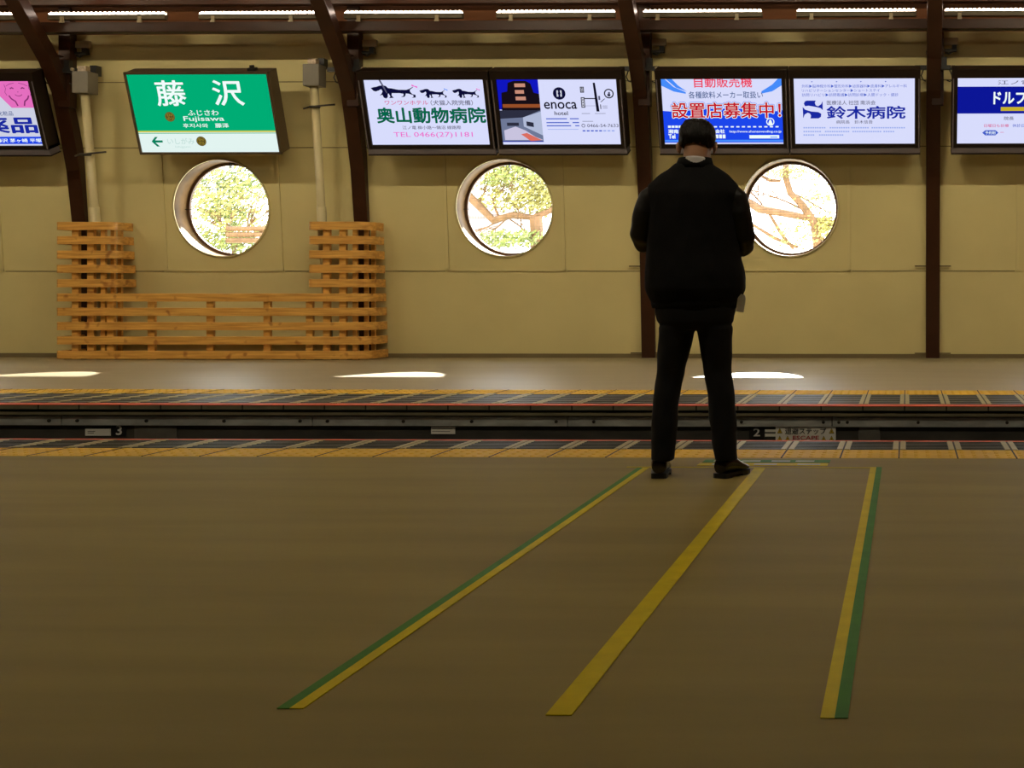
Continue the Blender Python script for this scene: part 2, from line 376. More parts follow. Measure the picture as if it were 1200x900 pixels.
# ------------------------------------------------------------------ platform edges
def edge_tiles(y_yel0, y_yel1, y_gr1, y_red0, y_red1, pitch, xoff, nm):
    """y_yel0..y_yel1 yellow row, ..y_gr1 grey row, y_red0..y_red1 red line (either order)"""
    n0 = int((XL - xoff) / pitch); n1 = int((XR - xoff) / pitch)
    ye = sorted((y_yel0, y_yel1)); g = sorted((y_yel1, y_gr1)); rd = sorted((y_red0, y_red1))
    mb = MB(); mb.box(XL, XR, ye[0], ye[1], -0.12, 0.001)
    vis = [k for k in range(n0, n1) if -12.5 < xoff + k * pitch < 1.2]
    for k in vis:                                                     # raised warning studs
        for a in range(5):
            for b in range(4):
                cx = xoff + (k + (a + 0.5) / 5) * pitch; cy = ye[0] + (b + 0.5) / 4 * (ye[1] - ye[0])
                r = 0.016
                mb.rings([[(cx + q * math.cos(t), cy + q * 1.15 * math.sin(t), z) for t in [PI / 3 * j for j in range(6)]] for q, z in ((r, 0.0), (r * 0.7, 0.004))])
    struct(mb.build('trim_%d' % nm, 'yellow_tile'), 'yellow tactile warning tiles with raised studs')
    mb = MB(); mb.box(XL, XR, g[0], g[1], -0.12, 0.0)
    for k in vis:                                                     # anti-slip ribs along the track
        for b in range(7):
            cy = g[0] + (b + 0.5) / 7 * (g[1] - g[0])
            mb.box(xoff + (k + 0.12) * pitch, xoff + (k + 0.88) * pitch, cy - 0.008, cy + 0.008, 0.0, 0.004)
    struct(mb.build('trim_%d' % (nm + 1), 'grey_tile'), 'dark grey ribbed edge tiles')
    mb = MB()
    for k in range(n0, n1):
        x = xoff + k * pitch
        mb.box(x - 0.036, x - 0.006, g[0], g[1], -0.01, 0.005); mb.box(x + 0.006, x + 0.036, g[0], g[1], -0.01, 0.005)
    struct(mb.build('trim_%d' % (nm + 2), 'tile_edge'), 'beige edge bars of the grey tiles')
    mb = MB()
    for k in range(n0, n1):
        x = xoff + k * pitch; mb.box(x - 0.004, x + 0.004, min(ye[0], g[0]), max(ye[1], g[1]), -0.01, 0.003)
    struct(mb.build('trim_%d' % (nm + 3), 'joint'))
    mb = MB(); mb.box(XL, XR, rd[0], rd[1], -0.004, 0.002)
    struct(mb.build('trim_%d' % (nm + 4), 'red'), 'red line along the platform edge')
edge_tiles(7.476, 7.855, 8.275, 8.275, 8.336, 0.3225, -0.04, 4)
edge_tiles(12.45, 11.95, 10.94, 10.78, 10.94, 0.3300, -0.013, 9)
mb = MB(); mb.box(XL, XR, 8.10, 8.336, -0.30, -0.05); struct(mb.build('trim_14', 'coping'))
mb = MB(); mb.box(XL, XR, 10.782, 11.0, -0.036, -0.004)
struct(mb.build('trim_15', 'coping'), 'concrete coping of the far platform edge')
mb = MB()
for k in range(-58, 23): mb.box(-0.013 + k * 0.33 - 0.006, -0.013 + k * 0.33 + 0.006, 10.780, 10.80, -0.037, 0.0)
struct(mb.build('trim_16', 'joint'))
mb = MB(); mb.box(XL, XR, 10.80, 11.2, -0.082, -0.06); struct(mb.build('trim_17', 'coping'))

# ------------------------------------------------------------------ the man, seen from behind
man = empty('person', (-1.043, 6.70, 0))
tag(man, 'man seen from behind, head bowed, in black jacket, black trousers and polished black shoes', 'person')
HB = Matrix.Rotation(math.radians(-30), 4, 'X')
HC = Vector((0.010, 0.035, 1.642))
def hd(p): return HB @ Vector(p) + HC
mb = MB()
hm = HB.to_3x3()
mb.ball(hd((0, -0.008, 0.022)), (0.079, 0.097, 0.088), hm, 28, 20)        # cranium
mb.ball(hd((0, 0.030, -0.035)), (0.064, 0.066, 0.082), hm, 24, 16)        # face
mb.ball(hd((0, 0.052, -0.095)), (0.040, 0.038, 0.028), hm)                # chin
mb.ball(hd((0, 0.078, 0.018)), (0.052, 0.018, 0.014), hm)                 # brow
mb.tube([hd((0, 0.088, 0.008)), hd((0, 0.106, -0.030)), hd((0, 0.094, -0.040))], [0.008, 0.013, 0.009], 10)   # nose
for sx in (-1, 1): mb.ball(hd((sx * 0.011, 0.094, -0.036)), (0.008, 0.009, 0.007), hm, 10, 8)
mb.ball(hd((0, 0.088, -0.064)), (0.024, 0.010, 0.006), hm, 12, 8); mb.ball(hd((0, 0.086, -0.074)), (0.020, 0.010, 0.007), hm, 12, 8)
for sx in (-1, 1):                                                        # ears
    em = hm @ Matrix.Rotation(sx * math.radians(30), 3, 'Z')
    mb.ball(hd((sx * 0.091, -0.006, -0.020)), (0.009, 0.020, 0.033), em, 14, 10)
    mb.ball(hd((sx * 0.086, 0.002, -0.042)), (0.008, 0.011, 0.014), em, 10, 8)
mb.tube([(0.008, -0.012, 1.50), (0.006, 0.000, 1.57), hd((0, -0.015, -0.03))], [0.066, 0.061, 0.062], 20)      # neck
mb.loft([(0, 0, 0.80, 0.13, 0.09), (0, 0, 0.95, 0.15, 0.10), (0, 0, 1.15, 0.15, 0.10), (0, 0, 1.36, 0.17, 0.09), (0, 0, 1.45, 0.14, 0.075), (0.004, 0, 1.53, 0.06, 0.055)])
ARM = {-1: [(-0.150, 0.0, 1.36), (-0.226, 0.0, 1.32), (-0.262, 0.03, 1.20), (-0.258, 0.075, 1.165), (-0.165, 0.25, 1.185), (-0.075, 0.355, 1.215)],
       1: [(0.145, 0.0, 1.36), (0.208, 0.0, 1.31), (0.233, 0.03, 1.18), (0.228, 0.075, 1.145), (0.160, 0.25, 1.175), (0.085, 0.355, 1.215)]}
for sx in (-1, 1):
    mb.tube(ARM[sx], [0.050, 0.046, 0.042, 0.041, 0.036, 0.027], 14)
    wv = Vector(ARM[sx][-1]); d = (wv - Vector(ARM[sx][-2])).normalized()
    side = Vector((-sx, 0, 0.1)).normalized(); upv = Vector((0, 0, 1))
    pc = wv + d * 0.055
    pm = Matrix((d.cross(upv).normalized(), d, upv)).transposed()
    mb.ball(pc, (0.016, 0.050, 0.042), pm, 16, 12)                        # palm, thumb side up
    for fi, (dz, L) in enumerate(((0.030, 0.072), (0.011, 0.080), (-0.009, 0.074), (-0.028, 0.058))):
        b0 = pc + d * 0.034 + upv * dz * 0.9; inn = Vector((-sx, 0, 0))
        mb.tube([b0, b0 + d * L * 0.45 + inn * 0.008, b0 + d * L * 0.66 + inn * L * 0.38, b0 + d * L * 0.52 + inn * L * 0.62], [0.0095, 0.009, 0.0085, 0.007], 8)
    t0 = wv + d * 0.025 + upv * 0.020
    mb.tube([t0, t0 + d * 0.030 + upv * 0.028 + Vector((-sx * 0.008, 0, 0)), t0 + d * 0.065 + upv * 0.036 + Vector((-sx * 0.018, 0, 0))], [0.013, 0.011, 0.008], 8)
LEG = {-1: [(-0.084, 0, 0.74, 0.094), (-0.097, 0, 0.646, 0.083), (-0.120, 0.008, 0.523, 0.070), (-0.141, 0.0, 0.3685, 0.066), (-0.149, -0.005, 0.201, 0.063), (-0.155, -0.004, 0.062, 0.059)],
       1: [(0.101, 0, 0.74, 0.092), (0.107, 0, 0.646, 0.083), (0.115, 0.008, 0.523, 0.069), (0.134, 0.0, 0.3685, 0.067), (0.149, -0.005, 0.201, 0.064), (0.158, -0.004, 0.062, 0.057)]}
for sx in (-1, 1):
    mb.tube([(x, y, max(z, 0.105)) for x, y, z, r in LEG[sx]], [r * 0.72 for *_, r in LEG[sx]], 14)
mb.loft([(0.005, 0, 0.77, 0.12, 0.08), (0.005, 0, 0.82, 0.15, 0.10), (0.004, 0, 0.90, 0.13, 0.09)])
body = mb.build('body', 'skin', man); remesh(body, 0.0055, 3); body['label'] = 'bowed head, neck and hands'
for sx in (-1, 1):
    mb = MB(); mb.ball(hd((sx * 0.031, 0.078, -0.002)), 0.012, None, 12, 8); mb.build('eye', 'eye', body, True)
# hair
mb = MB(); R = (0.0945, 0.1095, 0.100); rs = []
bm = bmesh.new(); bmesh.ops.create_icosphere(bm, subdivisions=5, radius=1)
kill = []
for v in bm.verts:
    n_ = v.co.copy(); k_ = (abs(n_.x) ** 2.6 + abs(n_.y) ** 2.6 + abs(n_.z) ** 2.6) ** (-1 / 2.6); n_ = n_ * k_ * 0.965
    p = Vector((n_.x * R[0], n_.y * R[1] - 0.008, n_.z * R[2] + 0.020)); q = p.copy()
    y = q.y
    lim = -0.058 if y < -0.03 else (-0.058 + (y + 0.03) / 0.035 * 0.045 if y < 0.005 else (-0.013 + (y - 0.005) / 0.05 * 0.07))
    if q.z < lim: kill.append(v)
    nz = 0.0035 * noise.noise(Vector((q.x * 90, q.y * 30, q.z * 30))) + 0.003 * noise.noise(q * 28)
    taper = max(0.0, min(1.0, (q.z - lim) / 0.05)); s = 1 + nz / 0.1
    p = Vector((q.x * s, q.y * s, q.z * s)); p -= (p - Vector((0, -0.008, 0.02))).normalized() * 0.011 * (1 - taper)
    v.co = hd(p)
bmesh.ops.delete(bm, geom=kill, context='VERTS')
me = bpy.data.meshes.new('hair'); bm.to_mesh(me); bm.free(); me.materials.append(M['hair'])
for p in me.polygons: p.use_smooth = True
hair = bpy.data.objects.new('hair', me); C.objects.link(hair); hair.parent = man
sd = hair.modifiers.new('s', 'SOLIDIFY'); sd.thickness = 0.010; sd.offset = -1
hair['label'] = 'short black hair cropped close at the nape'
# jacket
def folds(a, b=1.0):
    def f(c): return a * noise.noise(Vector((c.x * 9, c.y * 9, c.z * 6 * b))) + a * 0.6 * noise.noise(Vector((c.x * 22, c.y * 18, c.z * 14)))
    return f
mb = MB()
mb.loft([(0.002, 0, 0.845, 0.200, 0.128), (0.003, 0, 0.880, 0.224, 0.148), (0.004, 0, 0.925, 0.247, 0.163), (0.004, 0, 0.988, 0.247, 0.163), (-0.004, 0, 1.093, 0.232, 0.152),
         (-0.006, 0, 1.198, 0.222, 0.148), (-0.006, -0.004, 1.323, 0.218, 0.140), (-0.006, -0.005, 1.40, 0.232, 0.128), (-0.007, 0, 1.440, 0.220, 0.114),
         (-0.004, 0.002, 1.486, 0.172, 0.096), (0.000, 0.004, 1.520, 0.122, 0.082), (0.002, 0.006, 1.545, 0.088, 0.074)], 36, 2.3)
jk = mb.build('jacket', 'jacket', man); remesh(jk, 0.009, 5, folds(0.006)); jk['label'] = 'black wool blouson jacket'
for sx in (-1, 1):
    mb = MB(); a = ARM[sx]
    mb.tube([(sx * 0.120, -0.004, 1.400), (sx * 0.170 - 0.004, -0.002, 1.396), (sx * 0.208 - 0.005, 0, 1.372), (a[1][0], 0, 1.31), a[2], a[3], tuple(Vector(a[3]).lerp(Vector(a[4]), 0.5)), a[4], tuple(Vector(a[4]).lerp(Vector(a[5]), 0.8))],
            [0.042, 0.058, 0.066, 0.071, 0.065, 0.060, 0.056, 0.052, 0.040], 18)
    sl = mb.build('sleeve', 'sleeve', jk); remesh(sl, 0.008, 4, folds(0.007, 2.0)); sl['label'] = 'shinier leather-look sleeve'
mb = MB(); mb.loft([(0.002, 0, 0.832, 0.206, 0.132), (0.002, 0, 0.836, 0.211, 0.138), (0.002, 0, 0.870, 0.217, 0.144), (0.002, 0, 0.88, 0.19, 0.12)], 64)
mb.build('hem_rib', 'rib', jk, True)
mb = MB(); mb.loft([(0.000, 0.002, 1.520, 0.105, 0.084), (0.002, 0.002, 1.545, 0.090, 0.080), (0.004, 0.002, 1.572, 0.081, 0.076), (0.004, 0.002, 1.574, 0.073, 0.066)], 40)
mb.build('collar_rib', 'rib', jk, True)
# shirt collar, higher at the back
mb = MB(); rs = []
for rr, z in ((0.074, 1.55), (0.074, 1.590), (0.071, 1.598), (0.066, 1.592), (0.066, 1.55)):
    rs.append([(0.006 + rr * 1.02 * math.cos(q), -0.004 + rr * math.sin(q), z - 0.034 + (0.012 if math.sin(q) < 0 else 0.0) * abs(math.sin(q))) for q in [2 * PI * j / 40 for j in range(40)]])
mb.rings(rs, closed_ends=False); sh = mb.build('shirt_collar', 'shirt', man, True); sh['label'] = 'white shirt collar showing above the jacket'
# trousers
mb = MB()
mb.loft([(0.006, 0, 0.73, 0.150, 0.105), (0.006, 0, 0.765, 0.188, 0.130), (0.006, 0, 0.82, 0.200, 0.135), (0.004, 0, 0.87, 0.195, 0.125)], 32, 2.3)
for sx in (-1, 1):
    rs = []
    for x, y, z, r in LEG[sx][::-1]:
        rs.append((x, y, max(z, 0.086), r * 0.98, r * 1.18))
    mb.loft(rs, 24)
tr = mb.build('trousers', 'trousers', man); remesh(tr, 0.008, 4, folds(0.006, 1.6)); tr['label'] = 'black straight trousers'
# shoes
def shoe(sx, x, y, rz):
    rt = Matrix.Translation((x, y, 0)) @ Matrix.Rotation(rz, 4, 'Z')
    sec = [(-0.085, 0.026, 0.022, 0.075), (-0.078, 0.038, 0.024, 0.098), (-0.03, 0.043, 0.022, 0.122), (0.02, 0.044, 0.020, 0.108), (0.06, 0.049, 0.018, 0.078), (0.105, 0.050, 0.017, 0.060), (0.145, 0.040, 0.018, 0.050), (0.17, 0.018, 0.020, 0.042)]
    mb = MB(); rs = []
    for yy, hw, zb, zt in sec:
        r = []
        for j in range(20):
            q = 2 * PI * j / 20; c, d = math.cos(q), math.sin(q)
            r.append((hw * math.copysign(abs(c) ** 0.75, c), yy, (zb + zt) / 2 + (zt - zb) / 2 * d))
        rs.append(r)
    mb.rings(rs); mb.xf(rt)
    o = mb.build('shoe', 'shoe', man, True); md = o.modifiers.new('s', 'SUBSURF'); md.levels = 1; md.render_levels = 2
    out = []
    for yy, hw, *_ in sec: out.append((hw - 0.001, yy))
    out += [(-a, b) for a, b in out[::-1]]
    mb = MB(); mb.prism(out, 0.010, 0.024)
    mb.prism([(a, b) for a, b in out if b < 0.0], 0.0, 0.012); mb.prism([(a, b) for a, b in out if b > 0.05], 0.0, 0.012)
    mb.xf(rt); mb.build('sole', 'sole', o)
    mb = MB(); mb.xf(rt)
    return o
shoe(-1, -0.175, 0.035, math.radians(6)); shoe(1, 0.163, 0.035, math.radians(-24))
# folded paper at his right hip
mb = MB(); c = 0.0
for k in range(3):
    mb.box(-0.005 + k * 0.003, 0.034 - k * 0.003, -0.02 + k * 0.004, -0.018 + k * 0.004, 0.0, 0.075 + k * 0.006)
pp = mb.build('paper_slip', 'paper'); pp.location = (-1.043 + 0.212, 6.70 - 0.02, 0.818); pp.rotation_euler = (0.05, 0.14, 0.15)
tag(pp, 'small white paper slip sticking out at right hip below the black jacket hem', 'paper')

# ------------------------------------------------------------------ wooden slat screen
YF = 17.58
xl = at(65, 400, YF).x; xr = at(449.5, 400, 18.05).x; xtl = at(153.5, 300, 18.0).x; xtr0 = at(360, 300, YF).x
def arc_path(x0, x1, yb, yf, rl, rr, n=12):
    p = [(x0, yb)]
    for i in range(n + 1):
        a = PI + (PI / 2) * i / n; p.append((x0 + rl + rl * math.cos(a), yf + rl + rl * math.sin(a)))
    for i in range(n + 1):
        a = 1.5 * PI + (PI / 2) * i / n; p.append((x1 - rr + rr * math.cos(a), yf + rr + rr * math.sin(a)))
    p.append((x1, yb)); return p
scr = empty('slatted_wood_screen', ((xl + xr) / 2, YF, 0))
tag(scr, 'honey coloured wooden slat screen with two tall ends standing against the cream wall', 'wooden screen')
OX = scr.location.copy()
def slat(path, z0, h=0.105, th=0.036):
    mb = MB(); P = [Vector((a, b, 0)) for a, b in path]; rs = []
    for i, p in enumerate(P):
        t = (P[min(i + 1, len(P) - 1)] - P[max(i - 1, 0)]).normalized(); n = Vector((-t.y, t.x, 0))   # inward
        rs.append([p + Vector((0, 0, z0)), p + n * th + Vector((0, 0, z0)), p + n * th + Vector((0, 0, z0 + h)), p + Vector((0, 0, z0 + h))])
    mb.rings(rs); mb.v = [v - OX for v in mb.v]
    return mb.build('slat', 'wood', scr, bevel=0.003)
PITCH = 0.1868
for k in range(10):
    z0 = 0.012 + PITCH * (9 - k); yb = yw(z0 + 0.1) - 0.02
    if k < 5:
        slat(arc_path(xl, xtl, yb, YF, 0.04, 0.13), z0); slat(arc_path(xtr0, xr, yb, YF, 0.07, 0.26), z0)
    else:
        slat(arc_path(xl, xr, yb, YF, 0.04, 0.26), z0)
def post(x, y, z1, w=0.09, d=0.06):
    mb = MB(); mb.box(x - w / 2, x + w / 2, y, y + d, 0.004, z1); mb.v = [v - OX for v in mb.v]; mb.build('post', 'wood', scr, bevel=0.003)
hi, lo = 1.785, 0.86
for px in (86, 104): post(at(px, 330, YF).x, YF + 0.037, hi)
post(xtl - 0.155, YF + 0.04, hi, 0.06, 0.05); post(xtl - 0.075, YF + 0.12, hi, 0.05, 0.05); post(xtl - 0.07, YF + 0.27, hi, 0.05, 0.05)
post(xl + 0.085, YF + 0.30, hi, 0.07, 0.05)
for px in (127, 175, 244, 311, 361): post(at(px, 380, YF).x, YF + 0.037, lo)
for px in (381, 400): post(at(px, 330, YF).x, YF + 0.037, hi)
post(xr - 0.22, YF + 0.06, hi, 0.06, 0.05); post(xr - 0.11, YF + 0.15, hi, 0.05, 0.05); post(xr - 0.085, YF + 0.32, hi, 0.05, 0.05)
mb = MB(); mb.box(xl + 0.05, xr - 0.18, YF + 0.10, YF + 0.14, 0.0, 0.012); mb.v = [v - OX for v in mb.v]; mb.build('base_skid', 'black', scr)

# ------------------------------------------------------------------ arch columns
PROF = [(-0.01, 0.0), (0.0, 0.0), (0.07, 0.86), (0.18, 1.75), (0.31, 2.5), (0.46, 3.0), (0.63, 3.5), (0.90, 3.86), (1.15, 4.10), (1.68, 4.62), (2.90, 5.85), (3.25, 6.2)]
PROF = PROF[1:]
def arch_column():
    root = empty('arch_column', (0, 18.22, 0))
    def strip(y_front, depth, hw, name, m):
        mb = MB(); rs = []
        for i, (f, z) in enumerate(PROF):
            a = Vector((PROF[max(i - 1, 0)][0], PROF[max(i - 1, 0)][1])); b = Vector((PROF[min(i + 1, len(PROF) - 1)][0], PROF[min(i + 1, len(PROF) - 1)][1]))
            t = (b - a).normalized(); n = Vector((t.y, -t.x))       # toward the track
            p0 = Vector((f, z)) + n * y_front; p1 = p0 - n * depth
            if z == 0: p0.y = p1.y = 0.0
            if z >= 6.2: p0.y = p1.y = 6.2
            rs.append([(-hw, -p0.x, p0.y), (hw, -p0.x, p0.y), (hw, -p1.x, p1.y), (-hw, -p1.x, p1.y)])
        mb.rings(rs); return mb.build(name, m, root, bevel=0.006)
    strip(0.03, 0.16, 0.092, 'arch_rib', 'brown')
    mb = MB(); mb.box(-0.02, 0.13, -0.62, -0.47, 3.30, 4.60); mb.build('rear_post', 'brown', root)
    mb = MB(); mb.box(-0.10, 0.10, -0.90, -0.70, 3.93, 3.945); mb.build('gusset_plate', 'brown', root)
    mb = MB(); mb.box(-0.24, 0.27, -0.72, -0.66, 3.735, 3.79); mb.box(0.10, 0.17, -0.70, -0.62, 3.77, 3.90); b = mb.build('mounting_bar', 'black', root)
    mb = MB(); mb.cyl((0.235, -0.735, 3.77), (0, 1, 0), 0.022, 0.03); mb.build('bolt_head', 'clip', b, True)
    mb = MB(); mb.tube([(0.20, -0.70, 3.74), (0.225, -0.70, 3.68), (0.24, -0.70, 3.62), (0.21, -0.70, 3.58), (0.17, -0.69, 3.60)], 0.008, 6)
    mb.tube([(-0.13, -0.70, 3.74), (-0.16, -0.70, 3.66), (-0.13, -0.70, 3.60), (-0.10, -0.69, 3.59)], 0.008, 6); mb.build('cable', 'black', b, True)
    mb = MB(); mb.box(0.14, 0.32, -0.52, -0.46, 4.09, 4.18); mb.build('tan_plate', 'clip', root)
    mb = MB(); mb.box(0.14, 0.30, -0.54, -0.46, 4.00, 4.03); mb.tube([(0.15, -0.5, 3.99), (0.2, -0.52, 3.97), (0.25, -0.52, 4.0), (0.27, -0.5, 4.08)], 0.014, 8); mb.box(0.24, 0.30, -0.55, -0.47, 4.0, 4.08)
    mb.build('cable_holder', 'black', root)
    mb = MB()
    for z, y in ((1.22, -0.13), (0.06, -0.02)):
        mb.box(-0.24, -0.09, y, y + 0.012, z, z + 0.012); mb.box(0.09, 0.24, y, y + 0.012, z, z + 0.012)
    mb.build('wall_strap', 'brown', root)
    return root
acol = arch_column()
col_labels = ['brown curved arch column beside the far right sign cut by the frame', None,
              'brown arch column straight behind the standing man between two sign pairs',
              'brown arch column rising from the right end of the wooden screen',
              'brown arch column rising from the left end of the wooden screen']
for i, x in enumerate([0.352, None, 0.352 - BAY, 0.352 - 2 * BAY, 0.352 - 3 * BAY]):
    if x is None: continue
    o = acol if i == 0 else copy_tree(acol)
    o.location.x = x; tag(o, col_labels[i], 'column', 'arch columns along the far wall')

# ------------------------------------------------------------------ LED bars
def led_bar(L, strip_mat, brackets=True):
    root = empty('light_bar', (0, 0, 0))
    mb = MB(); mb.box(-L / 2 - 0.01, L / 2 + 0.01, -0.03, 0.05, -0.085, -0.02); mb.box(-L / 2, L / 2, 0.045, 0.055, -0.02, 0.025); mb.build('housing', 'housing', root, bevel=0.004)
    mb = MB(); mb.box(-L / 2, L / 2, -0.020, 0.030, -0.018, -0.006)
    for k in range(26):
        x = -L / 2 + L * (k + 0.5) / 26; mb.cyl((x, 0.0, 0.002), (0, 0, 1), 0.015, 0.018, 8)
    mb.build('diode_strip', strip_mat, root)
    if brackets:
        for x in (-L / 2 + 0.16, L / 2 - 0.33):
            mb = MB(); mb.box(x, x + 0.045, -0.045, -0.02, -0.125, -0.05); mb.box(x - 0.006, x + 0.051, -0.055, -0.045, -0.13, -0.105); mb.build('bracket', 'clip', root)
    return root
led = led_bar(1.49, 'led')
led_labels = ['lit light bar at the far right, above the cut-off sign', 'lit light bar above the hospital sign with a blue emblem',
              'lit light bar above the man and the sign with red lettering', 'lit light bar above the hotel sign with a small map',
              'lit light bar above the dog hospital sign', 'lit light bar above the right half of the green station sign',
              'lit light bar above the grey box left of the green station sign', 'lit light bar at the far left, above the pink sign']
for k, lb in enumerate(led_labels):
    o = led if k == 0 else copy_tree(led)
    bay = (k + 1) // 2; cx = 0.352 + BAY / 2 - bay * BAY - 0.05
    o.location = (cx + (-0.97 if k % 2 == 0 else 0.97), 17.17, 4.435)
    tag(o, lb, 'lamp', 'light bars under the far eaves')
def lamp_row(m, xs, y, z, label, group):
    rl = led_bar(1.49, m, False)
    for k, x in enumerate(xs):
        o = rl if k == 0 else copy_tree(rl)
        o.location = (x, y, z); o.rotation_euler = (PI, 0, 0); tag(o, label, 'lamp', group)
lamp_row('roofled', [0.352 + BAY / 2 - BAY * k for k in range(-1, 6)], 13.4, 5.5, 'light bar hanging under the roof over the far platform', 'light bars over the far platform')
lamp_row('nearled', [0.352 + BAY / 2 - BAY * k for k in range(0, 4)], 5.1, 5.5, 'light bar hanging under the roof over the near platform', 'light bars over the near platform')

# ------------------------------------------------------------------ backlit signs
TILT = math.radians(21)
dgtext = None
class Sign:
    def __init__(s, name, label, x, y, zb, w, h, group):
        s.root = empty(name, (x, y, zb), (TILT, 0, 0)); s.w, s.h = w, h
        tag(s.root, label, 'sign', group)
        s.panel = None
    def P(s, u, v, d): return (-s.w / 2 + u * s.w, -d, s.h * (1 - v))
    def face(s, m):
        mb = MB(); mb.box(-s.w / 2, s.w / 2, 0, 0.02, 0, s.h); s.panel = mb.build('panel', m, s.root); s.layer = 0.0015; return s
    def poly(s, pts, m, name='print', d=None):
        mb = MB()
        if d is None: d = s.layer; s.layer += 0.0003
        mb.prism(pts, d - 0.0002, d, lambda a, b, hh: s.P(a, b, hh)); return mb.build(name, m, s.panel)
    def rect(s, u0, v0, u1, v1, m, name='print'): return s.poly([(u0, v0), (u1, v0), (u1, v1), (u0, v1)], m, name)
    def disc(s, u, v, r, m, name='print', n=28, r0=None):
        """r in metres"""
        if r0 is None: return s.poly([(u + r * math.cos(2 * PI * k / n) / s.w, v + r * math.sin(2 * PI * k / n) / s.h) for k in range(n)], m, name)
        mb = MB(); d = s.layer; s.layer += 0.0003
        mb.rings([[s.P(u + q * math.cos(2 * PI * k / n) / s.w, v + q * math.sin(2 * PI * k / n) / s.h, d) for k in range(n)] for q in (r0, r)], closed_ends=False)
        return mb.build(name, m, s.panel)
    def text(s, body, u0, v0, u1, v1, m, off=0.0, d=None, ref=None, name='lettering'):
        if d is None: d = s.layer; s.layer += 0.0003
        me, bb = text_mesh(body, off)
        if ref is None: ref = bb
        x0, y0, x1, y1 = ref
        for vt in me.vertices:
            a = (vt.co.x - x0) / (x1 - x0); b = (vt.co.y - y0) / (y1 - y0)
            vt.co = Vector(s.P(u0 + a * (u1 - u0), v1 + b * (v0 - v1), d + vt.co.z * 0.00003))
        me.materials.clear(); me.materials.append(M[m])
        o = bpy.data.objects.new(name, me); C.objects.link(o); o.parent = s.panel
        return ref
def text_mesh(body, off=0.0):
    cu = bpy.data.curves.new('t', 'FONT'); cu.body = body; cu.size = 1.0; cu.resolution_u = 3
    o = bpy.data.objects.new('t', cu); C.objects.link(o)
    dg = bpy.context.evaluated_depsgraph_get()
    me = bpy.data.meshes.new_from_object(o.evaluated_get(dg), depsgraph=dg)
    bpy.data.objects.remove(o); bpy.data.curves.remove(cu)
    xs = [v.co.x for v in me.vertices]; ys = [v.co.y for v in me.vertices]
    bb = (min(xs), min(ys), max(xs), max(ys))
    if off:                                     # bold strokes: the same outlines laid a little to every side
        vs = [tuple(v.co) for v in me.vertices]; fs = [tuple(p.vertices) for p in me.polygons]; V = []; Fc = []
        for k in range(8):
            dx, dy = off * math.cos(PI * k / 4), off * math.sin(PI * k / 4); n = len(V)
            V += [(x + dx, y + dy, k) for x, y, _ in vs]; Fc += [tuple(n + q for q in f) for f in fs]
        bpy.data.meshes.remove(me); me = bpy.data.meshes.new('lettering'); me.from_pydata(V, [], Fc); me.update()
    return me, bb
def ad_frame(s, W):
    w, h = s.w, s.h; a, b = -W / 2, W / 2
    mb = MB(); mb.box(a, b, -0.03, 0.22, h + 0.004, h + 0.115); mb.box(a, -w / 2, -0.03, 0.22, -0.05, h + 0.01); mb.box(w / 2, b, -0.03, 0.22, -0.05, h + 0.01)
    mb.box(a, b, -0.02, 0.22, -0.05, -0.002); mb.box(a, b, 0.18, 0.22, -0.05, h + 0.1)
    fr = mb.build('frame', 'dark', s.root, bevel=0.004)
    mb = MB(); mb.box(a + 0.004, b - 0.004, -0.015, 0.20, -0.125, -0.056); mb.build('sill_trim', 'trimviolet', s.root, bevel=0.004)
    mb = MB(); mb.box(a, b, -0.02, 0.21, -0.142, -0.127); mb.build('bottom_lip', 'dark', s.root)
    mb = MB(); mb.box(a + 0.012, a + 0.026, -0.034, -0.028, -0.05, h); mb.build('side_bead', 'trimviolet', fr)
    mb = MB(); mb.box(b - 0.026, b - 0.012, -0.034, -0.028, -0.05, h); mb.build('side_bead', 'trimviolet', fr)
AW, AH, AF = 1.525, 0.845, 1.67
SY, SZ = 17.48, 2.785
def ad(label, cx):
    return Sign('lightbox_sign', label, cx, SY, SZ, AW, AH, 'backlit advertising signs on the far wall')
PC = [0.352 + BAY / 2 - BAY * k for k in range(5)]
# --- dogs: animal hospital
s = ad('backlit sign with three dachshund silhouettes and big green characters', at(501, 130, 17.33).x).face('film_white')
def dog(s, u0, v0, u1, v1, bow):
    body = [(0.0, .36), (.06, .31), (.13, .28), (.20, .22), (.27, .20), (.34, .24), (.38, .36), (.46, .38), (.60, .46), (.78, .47), (.84, .42), (.93, .30), (.94, .32), (.86, .46), (.86, .58), (.90, .72),
            (.97, .76), (.97, .92), (.88, .94), (.92, .88), (.92, .78), (.83, .70), (.76, .68), (.75, .78), (.72, .88), (.64, .90), (.70, .82), (.71, .70), (.62, .66), (.45, .66), (.44, .80),
            (.48, .94), (.38, .95), (.41, .85), (.38, .68), (.36, .70), (.35, .90), (.31, .98), (.26, .92), (.24, .76), (.17, .80), (.22, .70), (.25, .56), (.23, .42), (.17, .50), (.10, .56), (.05, .52), (.02, .42)]
    s.poly([(u0 + a * (u1 - u0), v0 + b * (v1 - v0)) for a, b in body], 'film_navy', 'dog_silhouette')
    bx, by = u0 + (u1 - u0) * 0.97, v0 + (v1 - v0) * 0.26; du, dv = (u1 - u0) * 0.06, (v1 - v0) * 0.12
    s.poly([(bx - du, by - dv), (bx, by - dv * .2), (bx + du, by), (bx + du, by + dv), (bx, by + dv * .2), (bx - du, by)], bow, 'bow')
dog(s, .05, .03, .43, .29, 'film_magenta_text'); dog(s, .455, .10, .685, .285, 'film_skyblue'); dog(s, .73, .10, .955, .285, 'film_magenta_text')
